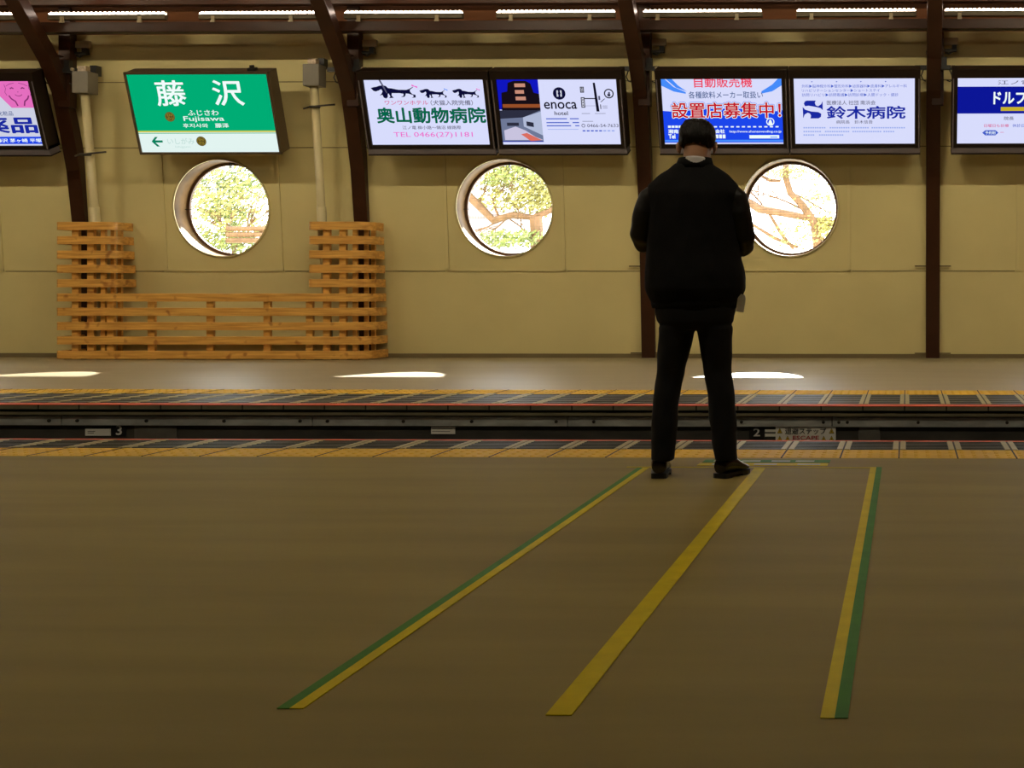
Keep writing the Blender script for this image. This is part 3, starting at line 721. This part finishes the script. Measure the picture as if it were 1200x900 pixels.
s.poly([(.125, 0), (.14, 0), (.165, .1), (.185, .2), (.175, .2), (.15, .1)], 'film_grey_text', 'leash')
s.text('ワンワンホテル', .152, .315, .517, .38, 'film_pink_text', .008)
s.text('（犬猫入院完備）', .538, .310, .892, .39, 'film_grey_text', .008)
s.text('奥山動物病院', .07, .425, .985, .66, 'film_green_text', .028)
s.text('江ノ電 柳小路～鵠沼 線路際', .273, .705, .768, .76, 'film_grey_text', .006)
s.text('TEL 0466(27)1181', .19, .803, .861, .90, 'film_magenta_text', .004)
ad_frame(s, AF)
# --- hotel
s = ad('backlit sign with a small map, two photographs and a round black emblem', at(655.5, 130, 17.33).x).face('film_white')
s.rect(0, 0, .345, .46, 'film_night'); s.poly([(.02, .46), (.03, .2), (.08, .18), (.09, .05), (.14, .02), (.24, .02), (.28, .06), (.30, .2), (.345, .22), (.345, .46)], 'film_building')
for v, wd in ((.06, .09), (.16, .075), (.26, .085)): s.rect(.145, v, .145 + wd, v + .055, 'film_lit')
s.rect(.03, .375, .345, .43, 'film_warm'); s.rect(.05, .355, .30, .372, 'film_building'); s.rect(0.02, .43, .345, .47, 'film_building')
s.rect(.0, .47, .345, .955, 'film_room'); s.poly([(.0, .47), (.345, .47), (.19, .58), (.0, .60)], 'film_roomdark')
s.poly([(.19, .58), (.345, .49), (.345, .86), (.19, .72)], 'film_roomlight'); s.poly([(.215, .64), (.275, .66), (.275, .73), (.215, .71)], 'film_roomdark'); s.rect(.05, .66, .15, .71, 'film_roomdark')
s.poly([(.02, .78), (.12, .72), (.20, .78), (.28, .88), (.345, .93), (.02, .93)], 'film_bed'); s.poly([(.16, .84), (.21, .82), (.33, .93), (.24, .95)], 'film_throw'); s.rect(0, .945, .345, .96, 'film_royal')
s.disc(.514, .213, .080, 'film_navy')
for du in (-.022, .008): s.rect(.514 + du, .165, .514 + du + .014, .262, 'film_lightgrey')
s.rect(.492, .205, .536, .222, 'film_lightgrey'); s.disc(.514, .213, .018, 'film_navy')
s.text('enoca', .379, .345, .653, .447, 'film_black', .012); s.text('hotel', .46, .485, .572, .545, 'film_black', .01)
for v, a in ((.60, ((.385, .56), (.585, .66))), (.66, ((.385, .575), (.605, .66))), (.708, ((.385, .59), (.625, .66)))):
    for u0, u1 in a: s.rect(u0, v - .008, u1, v + .008, 'film_bluetext')
s.rect(.39, .76, .65, .768, 'film_paleblue')
s.poly([(.802, .05), (.82, .05), (.84, .49), (.815, .49)], 'film_black', 'map'); s.rect(.72, .283, .81, .298, 'film_black', 'map'); s.rect(.72, .40, .81, .404, 'film_grey_text', 'map')
for v0, v1 in ((.11, .20), (.27, .43)):
    s.rect(.692, v0, .724, v1, 'film_black', 'map'); s.rect(.699, v0 + .012, .717, v1 - .012, 'film_lightgrey', 'map')
    for q in range(1, 4): s.rect(.703, v0 + (v1 - v0) * q / 4 - .008, .713, v0 + (v1 - v0) * q / 4 + .008, 'film_black', 'map')
s.disc(.93, .215, .062, 'film_black', 'map', r0=.047); s.disc(.93, .235, .02, 'film_black', 'map'); s.rect(.925, .19, .94, .235, 'film_grey_text', 'map')
s.poly([(.89, .29), (.895, .295), (.86, .345), (.855, .34)], 'film_black', 'map'); s.rect(.84, .25, .855, .31, 'film_grey_text', 'map'); s.rect(.85, .38, .857, .45, 'film_black', 'map'); s.rect(.87, .40, .91, .407, 'film_grey_text', 'map'); s.rect(.87, .43, .91, .437, 'film_grey_text', 'map')
s.rect(.69, .515, .76, .522, 'film_grey_text', 'map'); s.rect(.80, .515, .89, .522, 'film_grey_text', 'map')
s.rect(.69, .635, .78, .642, 'film_grey_text'); s.disc(.695, .705, .024, 'film_grey_text', r0=.016)
s.text('0466-54-7633', .728, .68, .99, .73, 'film_grey_text', .006)
for k in range(8): s.rect(.685 + k * .035, .775, .685 + k * .035 + .024, .795, 'film_paleblue' if k > 4 else 'film_bluetext')
ad_frame(s, AF)
# --- vending
s = ad('backlit blue and white sign with large red characters behind the man', at(847, 130, 17.33).x).face('film_white')
s.poly([(0, .485), (.10, .50), (.25, .475), (.4, .455), (.6, .455), (.8, .475), (.92, .50), (1, .48), (1, 1), (0, 1)], 'film_blue')
s.rect(0, .935, 1, .965, 'film_skyblue'); s.rect(0, .978, 1, 1, 'film_white')
s.poly([(0, .0), (.03, .0), (.10, .12), (.20, .20), (.20, .225), (.10, .19), (0, .10)], 'film_skyblue'); s.poly([(.04, 0), (.09, 0), (.14, .1), (.21, .19), (.12, .13)], 'film_skyblue')
s.poly([(1, .0), (.97, .0), (.92, .09), (.83, .19), (.83, .225), (.92, .19), (1, .10)], 'film_skyblue')
s.text('自動販売機', .274, -.03, .754, .13, 'film_hotred', .012); s.rect(.25, -.05, .78, 0.0, 'dark', 'frame_edge')
s.text('各種飲料メーカー取扱い', .222, .19, .84, .295, 'film_slate', .008)
me_, ref = text_mesh('設置店募集中！', 0.0); bpy.data.meshes.remove(me_)
s.text('設置店募集中！', .075, .36, .985, .595, 'film_blue', .085, ref=ref); s.text('設置店募集中！', .075, .36, .985, .595, 'film_text_white', .055, ref=ref); s.text('設置店募集中！', .075, .36, .985, .595, 'film_red', .018, ref=ref)
for k in range(12): s.rect(.42 + k * .047, .722, .42 + k * .047 + .026, .742, 'film_text_white')
s.disc(.895, .655, .052, 'film_text_white', r0=.040); s.poly([(.875, .70), (.885, .64), (.895, .615), (.905, .64), (.915, .70)], 'film_text_white')
for k in range(5): s.rect(.035 + k * .03, .71, .035 + k * .03 + .024, .745, 'film_text_white')
s.text('湘南', .035, .77, .12, .83, 'film_text_white', .03); s.text('会社', .43, .77, .51, .83, 'film_text_white', .03); s.text('Tel', .035, .845, .09, .91, 'film_text_white', .04)
for k in range(3): s.rect(.43 + k * .03, .85, .43 + k * .03 + .024, .91, 'film_text_white')
s.text('http://www.shonanvending.co.jp', .55, .785, .985, .83, 'film_text_white', .01)
s.rect(.715, .86, .965, .912, 'film_text_white'); s.rect(.89, .885, .95, .90, 'film_skyblue')
ad_frame(s, AF)
# --- suzuki
s = ad('backlit white sign with a blue square emblem and blue characters right of the man', at(1001.5, 130, 17.33).x).face('film_white')
[s.poly([(u, .038), (u + .013, .048), (u, .058)], 'film_bluetext') for u in (.145, .35, .55, .755)]; s.text('外科▶脳神経外科▶整形外科▶泌尿器科▶皮膚科▶アレルギー科', .065, .09, .935, .14, 'film_bluetext', 0)
s.text('リハビリテーションセンター▶ショートステイ', .065, .158, .71, .205, 'film_bluetext', 0); s.text('訪問リハビリ▶訪問看護▶訪問診療▶人間ドック・健診', .065, .222, .865, .272, 'film_bluetext', 0)
def pt(x, y): return ((x - 112) / 1000.0, (y - 148) / 534.0)
s.poly([pt(*p) for p in ((215, 326), (290, 326), (282, 345), (290, 365), (310, 372), (335, 355), (347, 330), (347, 405), (330, 388), (290, 378), (230, 368), (200, 372), (190, 350), (200, 332))], 'film_royal', 'emblem')
s.poly([pt(*p) for p in ((180, 378), (200, 400), (250, 415), (310, 420), (334, 435), (330, 460), (310, 472), (242, 472), (248, 450), (240, 432), (220, 425), (195, 440), (182, 470))], 'film_royal', 'emblem')
s.text('医療法人 社団 南浜会', .27, .333, .675, .40, 'film_grey_text', .006); s.text('鈴木病院', .27, .42, .92, .61, 'film_royal', .022); s.text('病院長　鈴木信吾', .345, .635, .65, .69, 'film_grey_text', .004)
for v, segs in ((.75, ((.07, .25), (.29, .45), (.47, .62), (.64, .92))), (.805, ((.07, .22), (.25, .45), (.48, .72), (.74, .82))), (.855, ((.07, .15), (.2, .4)))):
    for a, b in segs:
        u = a
        while u < b: s.rect(u, v - .010, u + .013, v + .010, 'film_paleblue'); u += .019
ad_frame(s, AF)
# --- right, cut by the frame
s = ad('backlit sign with a blue band and white characters cut by the right frame edge', at(1192.5, 130, 17.33).x).face('film_white')
s.rect(0, .13, 1, .54, 'film_deepblue')
s.text('江ノ電鵠沼', .33, .035, .80, .10, 'film_grey_text', .004)
me_, ref = text_mesh('ドルフィン歯科', 0.0); bpy.data.meshes.remove(me_)
s.text('ドルフィン歯科', .30, .20, .97, .40, 'film_text_white', .03, ref=ref)
s.rect(.36, .44, .90, .50, 'film_yellow'); s.text('院長', .39, .585, .47, .64, 'film_grey_text', .01)
s.text('日曜日も診療', .225, .70, .43, .75, 'film_pink_text', .006); s.text('休診日', .46, .70, .56, .75, 'film_bluetext', .004)
s.poly([(.235, .795), (.32, .795), (.345, .835), (.32, .875), (.235, .875), (.21, .835)], 'film_bluetext'); s.text('予約制', .235, .81, .32, .86, 'film_text_white', .01)
s.rect(.36, .825, .39, .832, 'film_pink_text')
ad_frame(s, AF)
# --- left, cut by the frame
s = ad('backlit sign with a pink corner and blue characters cut by the left frame edge', at(-25.5, 130, 17.33).x * 1.0).face('film_lightgrey')
s.poly([(.66, 0), (1, 0), (1, .41), (.80, .41), (.70, .18)], 'film_pink')
def stroke(s, pts, wd, m, name):
    n = len(pts); L_ = []; R_ = []
    for k, (u, v) in enumerate(pts):
        a = pts[max(k - 1, 0)]; b = pts[min(k + 1, n - 1)]; dx, dy = (b[0] - a[0]) * s.w, (b[1] - a[1]) * s.h; q = math.hypot(dx, dy)
        L_.append((u - dy / q * wd / s.w, v + dx / q * wd / s.h)); R_.append((u + dy / q * wd / s.w, v - dx / q * wd / s.h))
    s.poly(L_ + R_[::-1], m, name)
for sg in (-1, 1):
    stroke(s, [(.885 + sg * .032, .115), (.885 + sg * .045, .100), (.885 + sg * .062, .115)], .008, 'film_facegrey', 'line_drawing')
    stroke(s, [(.885 + sg * .105, .05), (.885 + sg * .098, .11), (.885 + sg * .112, .17), (.885 + sg * .10, .22)], .003, 'film_facegrey', 'line_drawing')
    stroke(s, [(.885 + sg * .085, .22), (.885 + sg * .070, .27), (.885 + sg * .040, .31), (.885 + sg * .028, .38)], .009, 'film_facegrey', 'line_drawing')
    stroke(s, [(.885 + sg * .020, .03), (.885 + sg * .060, .045), (.885 + sg * .09, .075)], .003, 'film_facegrey', 'line_drawing')
stroke(s, [(.855, .205), (.868, .222), (.885, .228), (.902, .222), (.915, .205)], .004, 'film_facegrey', 'line_drawing')
s.disc(.885, .165, .006, 'film_facegrey', 'line_drawing')
s.text('・化粧品', .64, .46, .80, .53, 'film_slate', .004); s.text('薬品', .50, .555, .975, .80, 'film_royal', .03)
s.rect(0, .86, 1, .975, 'film_blue'); s.text('藤沢 茅ヶ崎 平塚', .60, .89, .99, .95, 'film_text_white', .02)
ad_frame(s, AF)
# --- station name sign
SW, SH = 1.80, 1.02
s = Sign('station_name_sign', 'green and white backlit station name sign with big white characters', at(238, 133, 17.33).x, 17.53, 2.70, SW, SH, None)
s.face('film_station_white'); s.rect(0, 0, 1, .735, 'film_station_green')
s.rect(0, .722, 1, .742, 'film_gold_line'); s.rect(0, .750, 1, .758, 'film_station_green')
s.text('藤', .185, .08, .394, .40, 'film_text_white', .014); s.text('沢', .595, .08, .807, .395, 'film_text_white', .014)
s.text('ふじさわ', .386, .455, .607, .525, 'film_text_white', .012); s.text('Fujisawa', .348, .535, .64, .612, 'film_text_white', .008)
s.text('후지사와', .335, .628, .515, .682, 'film_text_white', .012); s.text('藤泽', .567, .625, .665, .682, 'film_text_white', .012)
for u, v, t in ((.252, .54, '01'), (.446, .857, '02')):
    s.disc(u, v, .064, 'film_badge', 'badge'); s.disc(u, v, .055, 'film_ochre', 'badge', r0=.049); s.text('EN', u - .017, v - .035, u + .017, v - .005, 'film_ochre', .02); s.text(t, u - .017, v + .005, u + .017, v + .035, 'film_ochre', .02)
s.poly([(.085, .86), (.115, .80), (.135, .80), (.112, .845), (.165, .845), (.165, .873), (.112, .873), (.138, .925), (.118, .925)], 'film_arrow', 'arrow')
s.text('いしがみ', .20, .815, .395, .895, 'film_pale', .006); s.text('Ishigami', .25, .915, .36, .95, 'film_pale', 0)
w, h = SW, SH
mb = MB(); a, b = -w / 2 - 0.03, w / 2 + 0.03
mb.box(a, b, -0.02, 0.02, h, h + 0.03); mb.box(a, b, -0.02, 0.02, -0.03, 0); mb.box(a, -w / 2, -0.02, 0.02, -0.03, h + 0.03); mb.box(w / 2, b, -0.02, 0.02, -0.03, h + 0.03)
mb.build('frame', 'framebronze', s.root, bevel=0.004)
mb = MB(); mb.box(a + 0.005, b - 0.005, 0.021, 0.25, -0.025, h + 0.025); mb.build('casing', 'framebronze', s.root, bevel=0.006)
for q in (-0.5, 0.5):
    mb = MB(); mb.box(q - 0.03, q + 0.03, 0.24, 0.66, h - 0.45, h - 0.39); mb.build('support_arm', 'black', s.root)
mb = MB(); mb.box(b - 0.30, b - 0.20, 0.06, 0.14, h + 0.02, h + 0.06); mb.tube([(b - 0.25, 0.1, h + 0.06), (b - 0.25, 0.1, h + 0.09)], 0.03, 12); mb.build('hanger', 'black', s.root)

# ------------------------------------------------------------------ conduits with junction boxes
def conduit(px, ptop, pbx, label, clamp_z, dirx):
    Y = 17.52
    tx = at(px, 95, Y).x
    root = empty('conduit_with_junction_box', (tx, 0, 0)); tag(root, label, 'electrical box', 'conduits beside the screen ends')
    zt = at(px, ptop, Y).z
    mb = MB(); mb.box(-0.105, 0.105, Y - 0.09, Y + 0.14, zt - 0.28, zt); mb.build('junction_box', 'grey', root, bevel=0.008)
    mb = MB(); mb.box(-0.06, 0.055, Y - 0.05, Y + 0.05, zt, zt + 0.075); mb.build('box_cover', 'cover', root, bevel=0.01)
    mb = MB(); mb.box(-0.01, 0.075, Y + 0.14, Y + 0.26, zt - 0.02, zt + 0.11); mb.build('rear_box', 'black', root)
    mb = MB(); mb.tube([(0, Y + 0.02, zt - 0.27), (0.0, 18.02, 0.03)], 0.052, 14); mb.build('pipe', 'pipe', root, True)
    mb = MB(); mb.tube([(0, 18.02 - 1.97 * (18.02 - Y - 0.02) / (zt - 0.30), 2.0), (0, 18.02 - 1.4 * (18.02 - Y - 0.02) / (zt - 0.30), 1.43)], 0.060, 14); mb.build('pipe_sleeve', 'pipe', root, True)
    mb = MB(); yy = Y + 0.04
    mb.tube([(-0.17 * dirx, yy + 0.05, clamp_z), (-0.05 * dirx, yy - 0.05, clamp_z + 0.01), (0.055 * dirx, yy - 0.05, clamp_z + 0.02), (0.25 * dirx, yy + 0.03, clamp_z + 0.05)], 0.012, 8)
    mb.tube([(q_x, yy - 0.012 + q_y, clamp_z + 0.012) for q_x, q_y in [(0.06 * math.cos(t), 0.06 * math.sin(t)) for t in [2 * PI * j / 16 for j in range(17)]]], 0.014, 6)
    mb.build('strap', 'bolt', root, True)
conduit(98.5, 84.5, 0, 'grey electrical box on a cream pipe left of the green station sign', 2.66, 1)
conduit(367.5, 76, 0, 'grey electrical box on a cream pipe right of the green station sign', 3.27, 1)

# ------------------------------------------------------------------ platform face: guard plates and notices
def zy(py, Y): return at(600, py, Y).z
YP = 10.84
joints = [-232, 72, 366, 665, 975, 1283]
labels = ['steel guard plate at the far left end of the platform face', 'steel guard plate above the plate numbered 3', 'steel guard plate below the right end of the wooden screen',
          'steel guard plate passing behind the legs of the man', 'bright scuffed steel guard plate at the right, beyond the yellow triangle notice']
bolts = [[58], [91, 172, 263, 352], [384, 473, 553, 652], [696, 869, 965], [983, 993, 1076, 1180]]
for i in range(5):
    x0, x1 = at(joints[i], 495, YP).x + 0.004, at(joints[i + 1], 495, YP).x - 0.004
    z1, z0 = zy(488.5, YP), zy(499.5, YP)
    root = empty('guard_plate', ((x0 + x1) / 2, YP, z0)); tag(root, labels[i], 'steel plate', 'guard plates along the far platform face')
    mb = MB(); mb.box(-(x1 - x0) / 2, (x1 - x0) / 2, 0, 0.06, 0, z1 - z0); mb.build('plate', 'steel', root, bevel=0.003)
    for px in bolts[i]:
        x = at(px, 494, YP).x - (x0 + x1) / 2
        mb = MB(); mb.cyl((x, -0.004, (z1 - z0) * 0.5), (0, 1, 0), 0.013, 0.016, 10); mb.cyl((x, -0.014, (z1 - z0) * 0.5), (0, 1, 0), 0.007, 0.02, 6); mb.build('bolt', 'bolt', root)
YD = 10.876
def plate(name, px0, px1, py0, py1, m, label, cat, group=None, pts=None, th=0.008, y=YD):
    a = at(px0, py1, y); b = at(px1, py0, y); w, h = b.x - a.x, b.z - a.z
    s = Sign.__new__(Sign); s.root = empty(name, ((a.x + b.x) / 2, y - th, a.z)); s.w, s.h = w, h; tag(s.root, label, cat, group)
    mb = MB()
    if pts is None: mb.box(-w / 2, w / 2, 0, th, 0, h)
    else: mb.prism([(-w / 2 + u * w, h * (1 - v)) for u, v in pts], 0, th, lambda q, r, k: (q, k, r))
    s.panel = mb.build('plate', m, s.root); s.layer = 0.001
    return s
p = plate('number_plate', 132, 148, 497.5, 511.5, 'plateblack', 'small black plate with white number 3', 'number plate', 'position number plates'); p.text('3', .30, .10, .70, .85, 'printwhite', .02)
p = plate('number_plate', 878, 896, 500, 514, 'plateblack', 'small black plate with white number 2 beside the yellow triangle notice', 'number plate', 'position number plates'); p.text('2', .30, .14, .70, .78, 'printwhite', .02)
p = plate('notice_plate', 100.5, 130, 502.5, 510.5, 'platewhite', 'small white notice plate left of the number 3', 'notice'); p.rect(.1, .3, .4, .4, 'plategrey'); p.rect(.1, .55, .35, .65, 'plategrey')
plate('cover_panel', 158, 207.5, 497.5, 516, 'plategrey', 'wide grey cover panel right of the number 3', 'panel')
p = plate('notice_plate', 505.5, 533.5, 500, 508.5, 'platewhite', 'small white notice plate in the middle of the platform face', 'notice'); p.rect(.05, .25, .9, .32, 'plategrey'); p.rect(.05, .6, .8, .67, 'plategrey')
p = plate('striped_notice', 896.5, 909.5, 503, 511.5, 'platewhite', 'narrow striped plate between number 2 and the triangle notice', 'notice'); p.rect(0, .35, 1, .6, 'plategrey')
plate('cover_panel', 1005.5, 1031.5, 499.5, 516, 'plategrey', 'rounded grey cover panel right of the triangle notice', 'panel', pts=[(.04, 1), (0, .6), (.06, .1), (.15, 0), (.85, 0), (.96, .1), (1, .6), (1, 1)])
p = plate('escape_notice', 909, 979.5, 499.8, 520, 'platewhite', 'white notice with yellow triangles, black characters and red capitals on the platform face', 'sign', y=YD - 0.012)
def tri(u, v, k=.045):
    p.poly([(u - k, v + .16), (u, v - .16), (u + k, v + .16)], 'printblack'); p.poly([(u - k * .82, v + .13), (u, v - .115), (u + k * .82, v + .13)], 'printyellow'); p.rect(u - .005, v - .02, u + .005, v + .08, 'printblack')
tri(.07, .24); tri(.93, .24); tri(.07, .68); tri(.20, .68); tri(.80, .68); tri(.93, .68)
p.text('退避ステップ', .16, .08, .84, .44, 'printblack', .012); p.text('ESCAPE', .29, .53, .72, .76, 'printred', .012)

# ------------------------------------------------------------------ floor markings
def quad_tape(pts, name, m, parent, z=0.0025):
    mb = MB(); mb.prism(pts, 0.0006, z); return mb.build(name, m, parent)
def line(label, x, w_g, w_y, order, y0, y1):
    root = empty('queue_line', (x, y0, 0)); tag(root, label, 'floor marking', 'queue lines on the near platform')
    a = 0.0
    for kind in order:
        w_ = w_g if kind == 'g' else w_y
        mb = MB(); n = 14; rs = []
        mb.prism([(a, 0), (a + w_, 0), (a + w_, y1 - y0), (a, y1 - y0)], 0.0005, 0.0025)
        o = mb.build('tape', 'tapegreen' if kind == 'g' else 'tapeyellow', root); o['label'] = 'green tape' if kind == 'g' else 'yellow tape'
        a += w_
line('left floor line, yellow with a green edge on its left side', -1.391, 0.028, 0.031, 'gy', 2.990, 7.04)
line('middle floor line, plain yellow, leading to the right shoe of the man', -0.785, 0, 0.0575, 'y', 2.955, 7.04)
line('right floor line, yellow with a green edge on its right side', -0.186, 0.029, 0.031, 'yg', 2.948, 7.09)
mb = MB(); a = at(735, 548, 7.085).x; b = at(1031, 548, 7.085).x; mb.box(a, b, 7.065, 7.083, 0.0005, 0.0018)
tag(mb.build('cross_line', 'tapeyellow'), 'thin yellow cross line at the man\'s heels joining the queue lines', 'floor marking')
st = empty('floor_sticker', (at(896, 543, 7.25).x, 7.25, 0)); tag(st, 'green and yellow strip sticker on the floor beside the man\'s right shoe', 'floor sticker')
mb = MB(); mb.box(-0.335, 0.345, 0.02, 0.135, 0.0005, 0.002); g = mb.build('green_band', 'tapegreen', st)
mb = MB(); mb.box(-0.345, 0.340, -0.11, 0.0, 0.0005, 0.002); y_ = mb.build('yellow_band', 'tapeyellow', st)
mb = MB()
for u in (-0.28, -0.13, 0.03, 0.16): mb.box(u, u + 0.10, 0.05, 0.10, 0.002, 0.0026)
mb.build('white_print', 'printpale', g)
mb = MB()
for u in (-0.27, -0.05, 0.18): mb.box(u, u + 0.12, -0.085, -0.035, 0.002, 0.0026)
mb.build('white_print', 'printpale', y_)

# ------------------------------------------------------------------ outside the round windows
mb = MB(); mb.box(XL - 10, XR + 10, YW0 + 0.4, 60, -0.3, -0.1); struct(mb.build('floor_outside', 'ground'), 'pale ground outside the windows')
fz0, fz1 = 3.27, 4.45                                                     # unseen board added to trim the sunlight through the windows
blk = empty('sun_blocker', (0, 21.4, -0.1)); tag(blk, 'added unseen sun canopy outside beyond the round windows', 'blocker')
mb = MB(); mb.box(-17, 6, 0, 0.08, fz0 + 0.1, fz1 + 0.1); mb.build('sun_cut_board', 'shed', blk)
for x in (-17, 6): 
    mb = MB(); mb.box(x - 0.06, x + 0.06, 0, 0.1, 0, fz0 + 0.2); mb.build('post', 'bark', blk)  # props added to carry the sun-cutting board
def foliage(name, blobs, n, size, m, parent):
    mb = MB()
    for _ in range(n):
        c, r = random.choice(blobs)
        d = Vector((random.gauss(0, 1), random.gauss(0, 1), random.gauss(0, 1))).normalized() * (random.random() ** 0.4)
        p = Vector(c) + Vector((d.x * r[0], d.y * r[1], d.z * r[2]))
        a = Vector((random.gauss(0, 1), random.gauss(0, 1), random.gauss(0, 1))).normalized(); b = a.orthogonal().normalized(); q = a.cross(b)
        s_ = size * random.uniform(0.6, 1.3)
        mb.quad(p - b * s_, p + q * s_ * 0.45, p + b * s_, p - q * s_ * 0.45)
    return mb.build(name, m, parent)
def branch(mb, p, d, L, r, depth):
    q = p + d * L; mid = p + d * L * 0.5 + Vector((random.uniform(-1, 1), random.uniform(-1, 1), random.uniform(-1, 1))) * L * 0.06
    mb.tube([p, mid, q], [r, r * 0.85, r * 0.65], 7)
    if depth > 0:
        for _ in range(3):
            nd = (d + Vector((random.uniform(-.9, .9), random.uniform(-.4, .4), random.uniform(-.7, .6)))).normalized()
            branch(mb, p.lerp(q, random.uniform(0.45, 1.0)), nd, L * random.uniform(0.55, 0.8), r * 0.58, depth - 1)
def along(px, py, Y): return at(px, py, Y)
# bush and wood pile beyond the first window
c = along(270, 250, 24); root = empty('garden_bush', (c.x, c.y, -0.1)); tag(root, 'light green bush seen through the round window below the station sign', 'bush')
L = lambda px, py, Y: at(px, py, Y) - root.location
foliage('foliage', [(L(245, 285, 24), (0.9, 0.5, 0.35)), (L(290, 285, 24), (0.9, 0.5, 0.35)), (L(250, 225, 24.6), (0.6, 0.4, 0.45)), (L(290, 215, 24.8), (0.7, 0.4, 0.35)), (L(268, 250, 24.5), (0.5, 0.4, 0.25))], 4600, 0.045, 'leafA', root)
foliage('blossom_leaves', [(L(265, 240, 23.8), (1.1, 0.4, 0.8))], 1300, 0.042, 'leafB', root)
mb = MB(); mb.tube([(0, 0, 0), (0.02, 0, 1.0)], 0.055, 8); branch(mb, Vector((0.02, 0, 0.9)), Vector((0.05, 0, 1)).normalized(), 1.0, 0.05, 3); mb.build('stem', 'bark', root)
c = along(296, 268, 23.2); wl = empty('stacked_logs', (c.x, c.y, -0.1)); tag(wl, 'low brown log fence at the right of the window below the station sign', 'fence')
mb = MB()
for k in range(3): mb.tube([(-0.45, 0, c.z + 0.1 - 0.10 * k), (0.75, 0.05, c.z + 0.1 - 0.10 * k)], 0.045, 8)
mb.build('rail', 'bark', wl)
mb = MB(); mb.box(0.1, 0.18, 0.03, 0.11, 0, c.z + 0.15); mb.build('post', 'bark', wl)
# tree and brick pillar beyond the second window
c = along(600, 240, 25); root = empty('garden_tree', (c.x, c.y, -0.1)); tag(root, 'leafy tree with a crooked orange-brown bough behind the window below the hotel sign', 'tree')
L = lambda px, py, Y: at(px, py, Y) - root.location
foliage('foliage', [(L(580, 205, 25), (0.9, 0.5, 0.30)), (L(620, 212, 25), (0.8, 0.5, 0.45)), (L(610, 235, 25), (0.8, 0.5, 0.25)), (L(635, 225, 25.3), (0.4, 0.4, 0.5))], 4200, 0.045, 'leafB', root)
foliage('blossom_leaves', [(L(590, 200, 24.6), (1.0, 0.4, 0.3)), (L(600, 280, 24.6), (0.7, 0.3, 0.18))], 900, 0.055, 'leafA', root)
mb = MB()
mb.tube([L(545, 225, 24.8), L(562, 242, 24.8), L(578, 258, 24.8), L(600, 252, 24.8), L(625, 255, 24.8), L(650, 245, 24.8)], [0.08, 0.075, 0.07, 0.065, 0.06, 0.05], 8)
random.seed(5)
for a_ in ((560, 240), (585, 256), (610, 252), (640, 248), (630, 285)): branch(mb, L(*a_, 24.85), Vector((random.uniform(-1, 1), 0, random.uniform(-.4, .9))).normalized(), 0.5, 0.025, 3)
mb.tube([L(628, 254, 24.8), L(630, 300, 24.8), Vector((L(630, 372, 24.8).x, L(630, 372, 24.8).y, 0))], [0.12, 0.13, 0.14], 8)
mb.build('trunk', 'bark', root)
c = along(566, 235, 28); hs = empty('garden_shed', (c.x - 0.1, 28.5, -0.1)); tag(hs, 'grey-violet shed corner seen at the left of the window below the hotel sign', 'shed')
mb = MB(); mb.box(-0.9, 0.35, 0, 1.2, 0, 2.55); mb.build('wall', 'shed', hs)
mb = MB(); mb.prism([(-1.0, 2.55), (0.45, 2.55), (-0.28, 3.0)], -0.1, 1.3, lambda a, b, hh: (a, hh, b)); mb.build('roof', 'shed', hs)
# sparse tree beyond the third window
c = along(930, 240, 25); root = empty('bare_tree', (c.x, c.y, -0.1)); tag(root, 'sparse tree with brown branches behind the round window right of the man', 'tree')
L = lambda px, py, Y: at(px, py, Y) - root.location
mb = MB()
mb.tube([L(922, 180, 25), L(920, 205, 25), L(926, 226, 25), L(940, 240, 25), L(955, 262, 25), L(960, 300, 25), Vector((L(962, 372, 25).x, L(962, 372, 25).y, 0))], [0.05, 0.06, 0.065, 0.07, 0.085, 0.1, 0.12], 8)
mb.tube([L(870, 232, 25), L(890, 245, 25), L(920, 250, 25), L(945, 255, 25), L(980, 262, 25)], [0.07, 0.08, 0.07, 0.06, 0.04], 8)
for a, b in (((880, 262), (935, 290)), ((900, 248), (930, 292)), ((985, 255), (950, 270)), ((890, 205), (915, 212)), ((960, 275), (975, 285))):
    mb.tube([L(*a, 25), L((a[0] + b[0]) / 2, (a[1] + b[1]) / 2 + 3, 25), L(*b, 25)], [0.03, 0.04, 0.03], 6)
random.seed(11)
for a in ((900, 250), (940, 245), (925, 225)): branch(mb, L(*a, 25.1), Vector((random.uniform(-1, 1), 0, random.uniform(-.5, .6))).normalized(), 0.55, 0.022, 3)
mb.build('trunk', 'bark', root)
foliage('foliage', [(L(960, 225, 25), (0.5, 0.4, 0.6)), (L(945, 275, 25), (0.8, 0.4, 0.35)), (L(925, 200, 25), (0.6, 0.3, 0.2)), (L(970, 265, 25), (0.25, 0.3, 0.2))], 1900, 0.04, 'leafB', root)
bpy.context.view_layer.update()
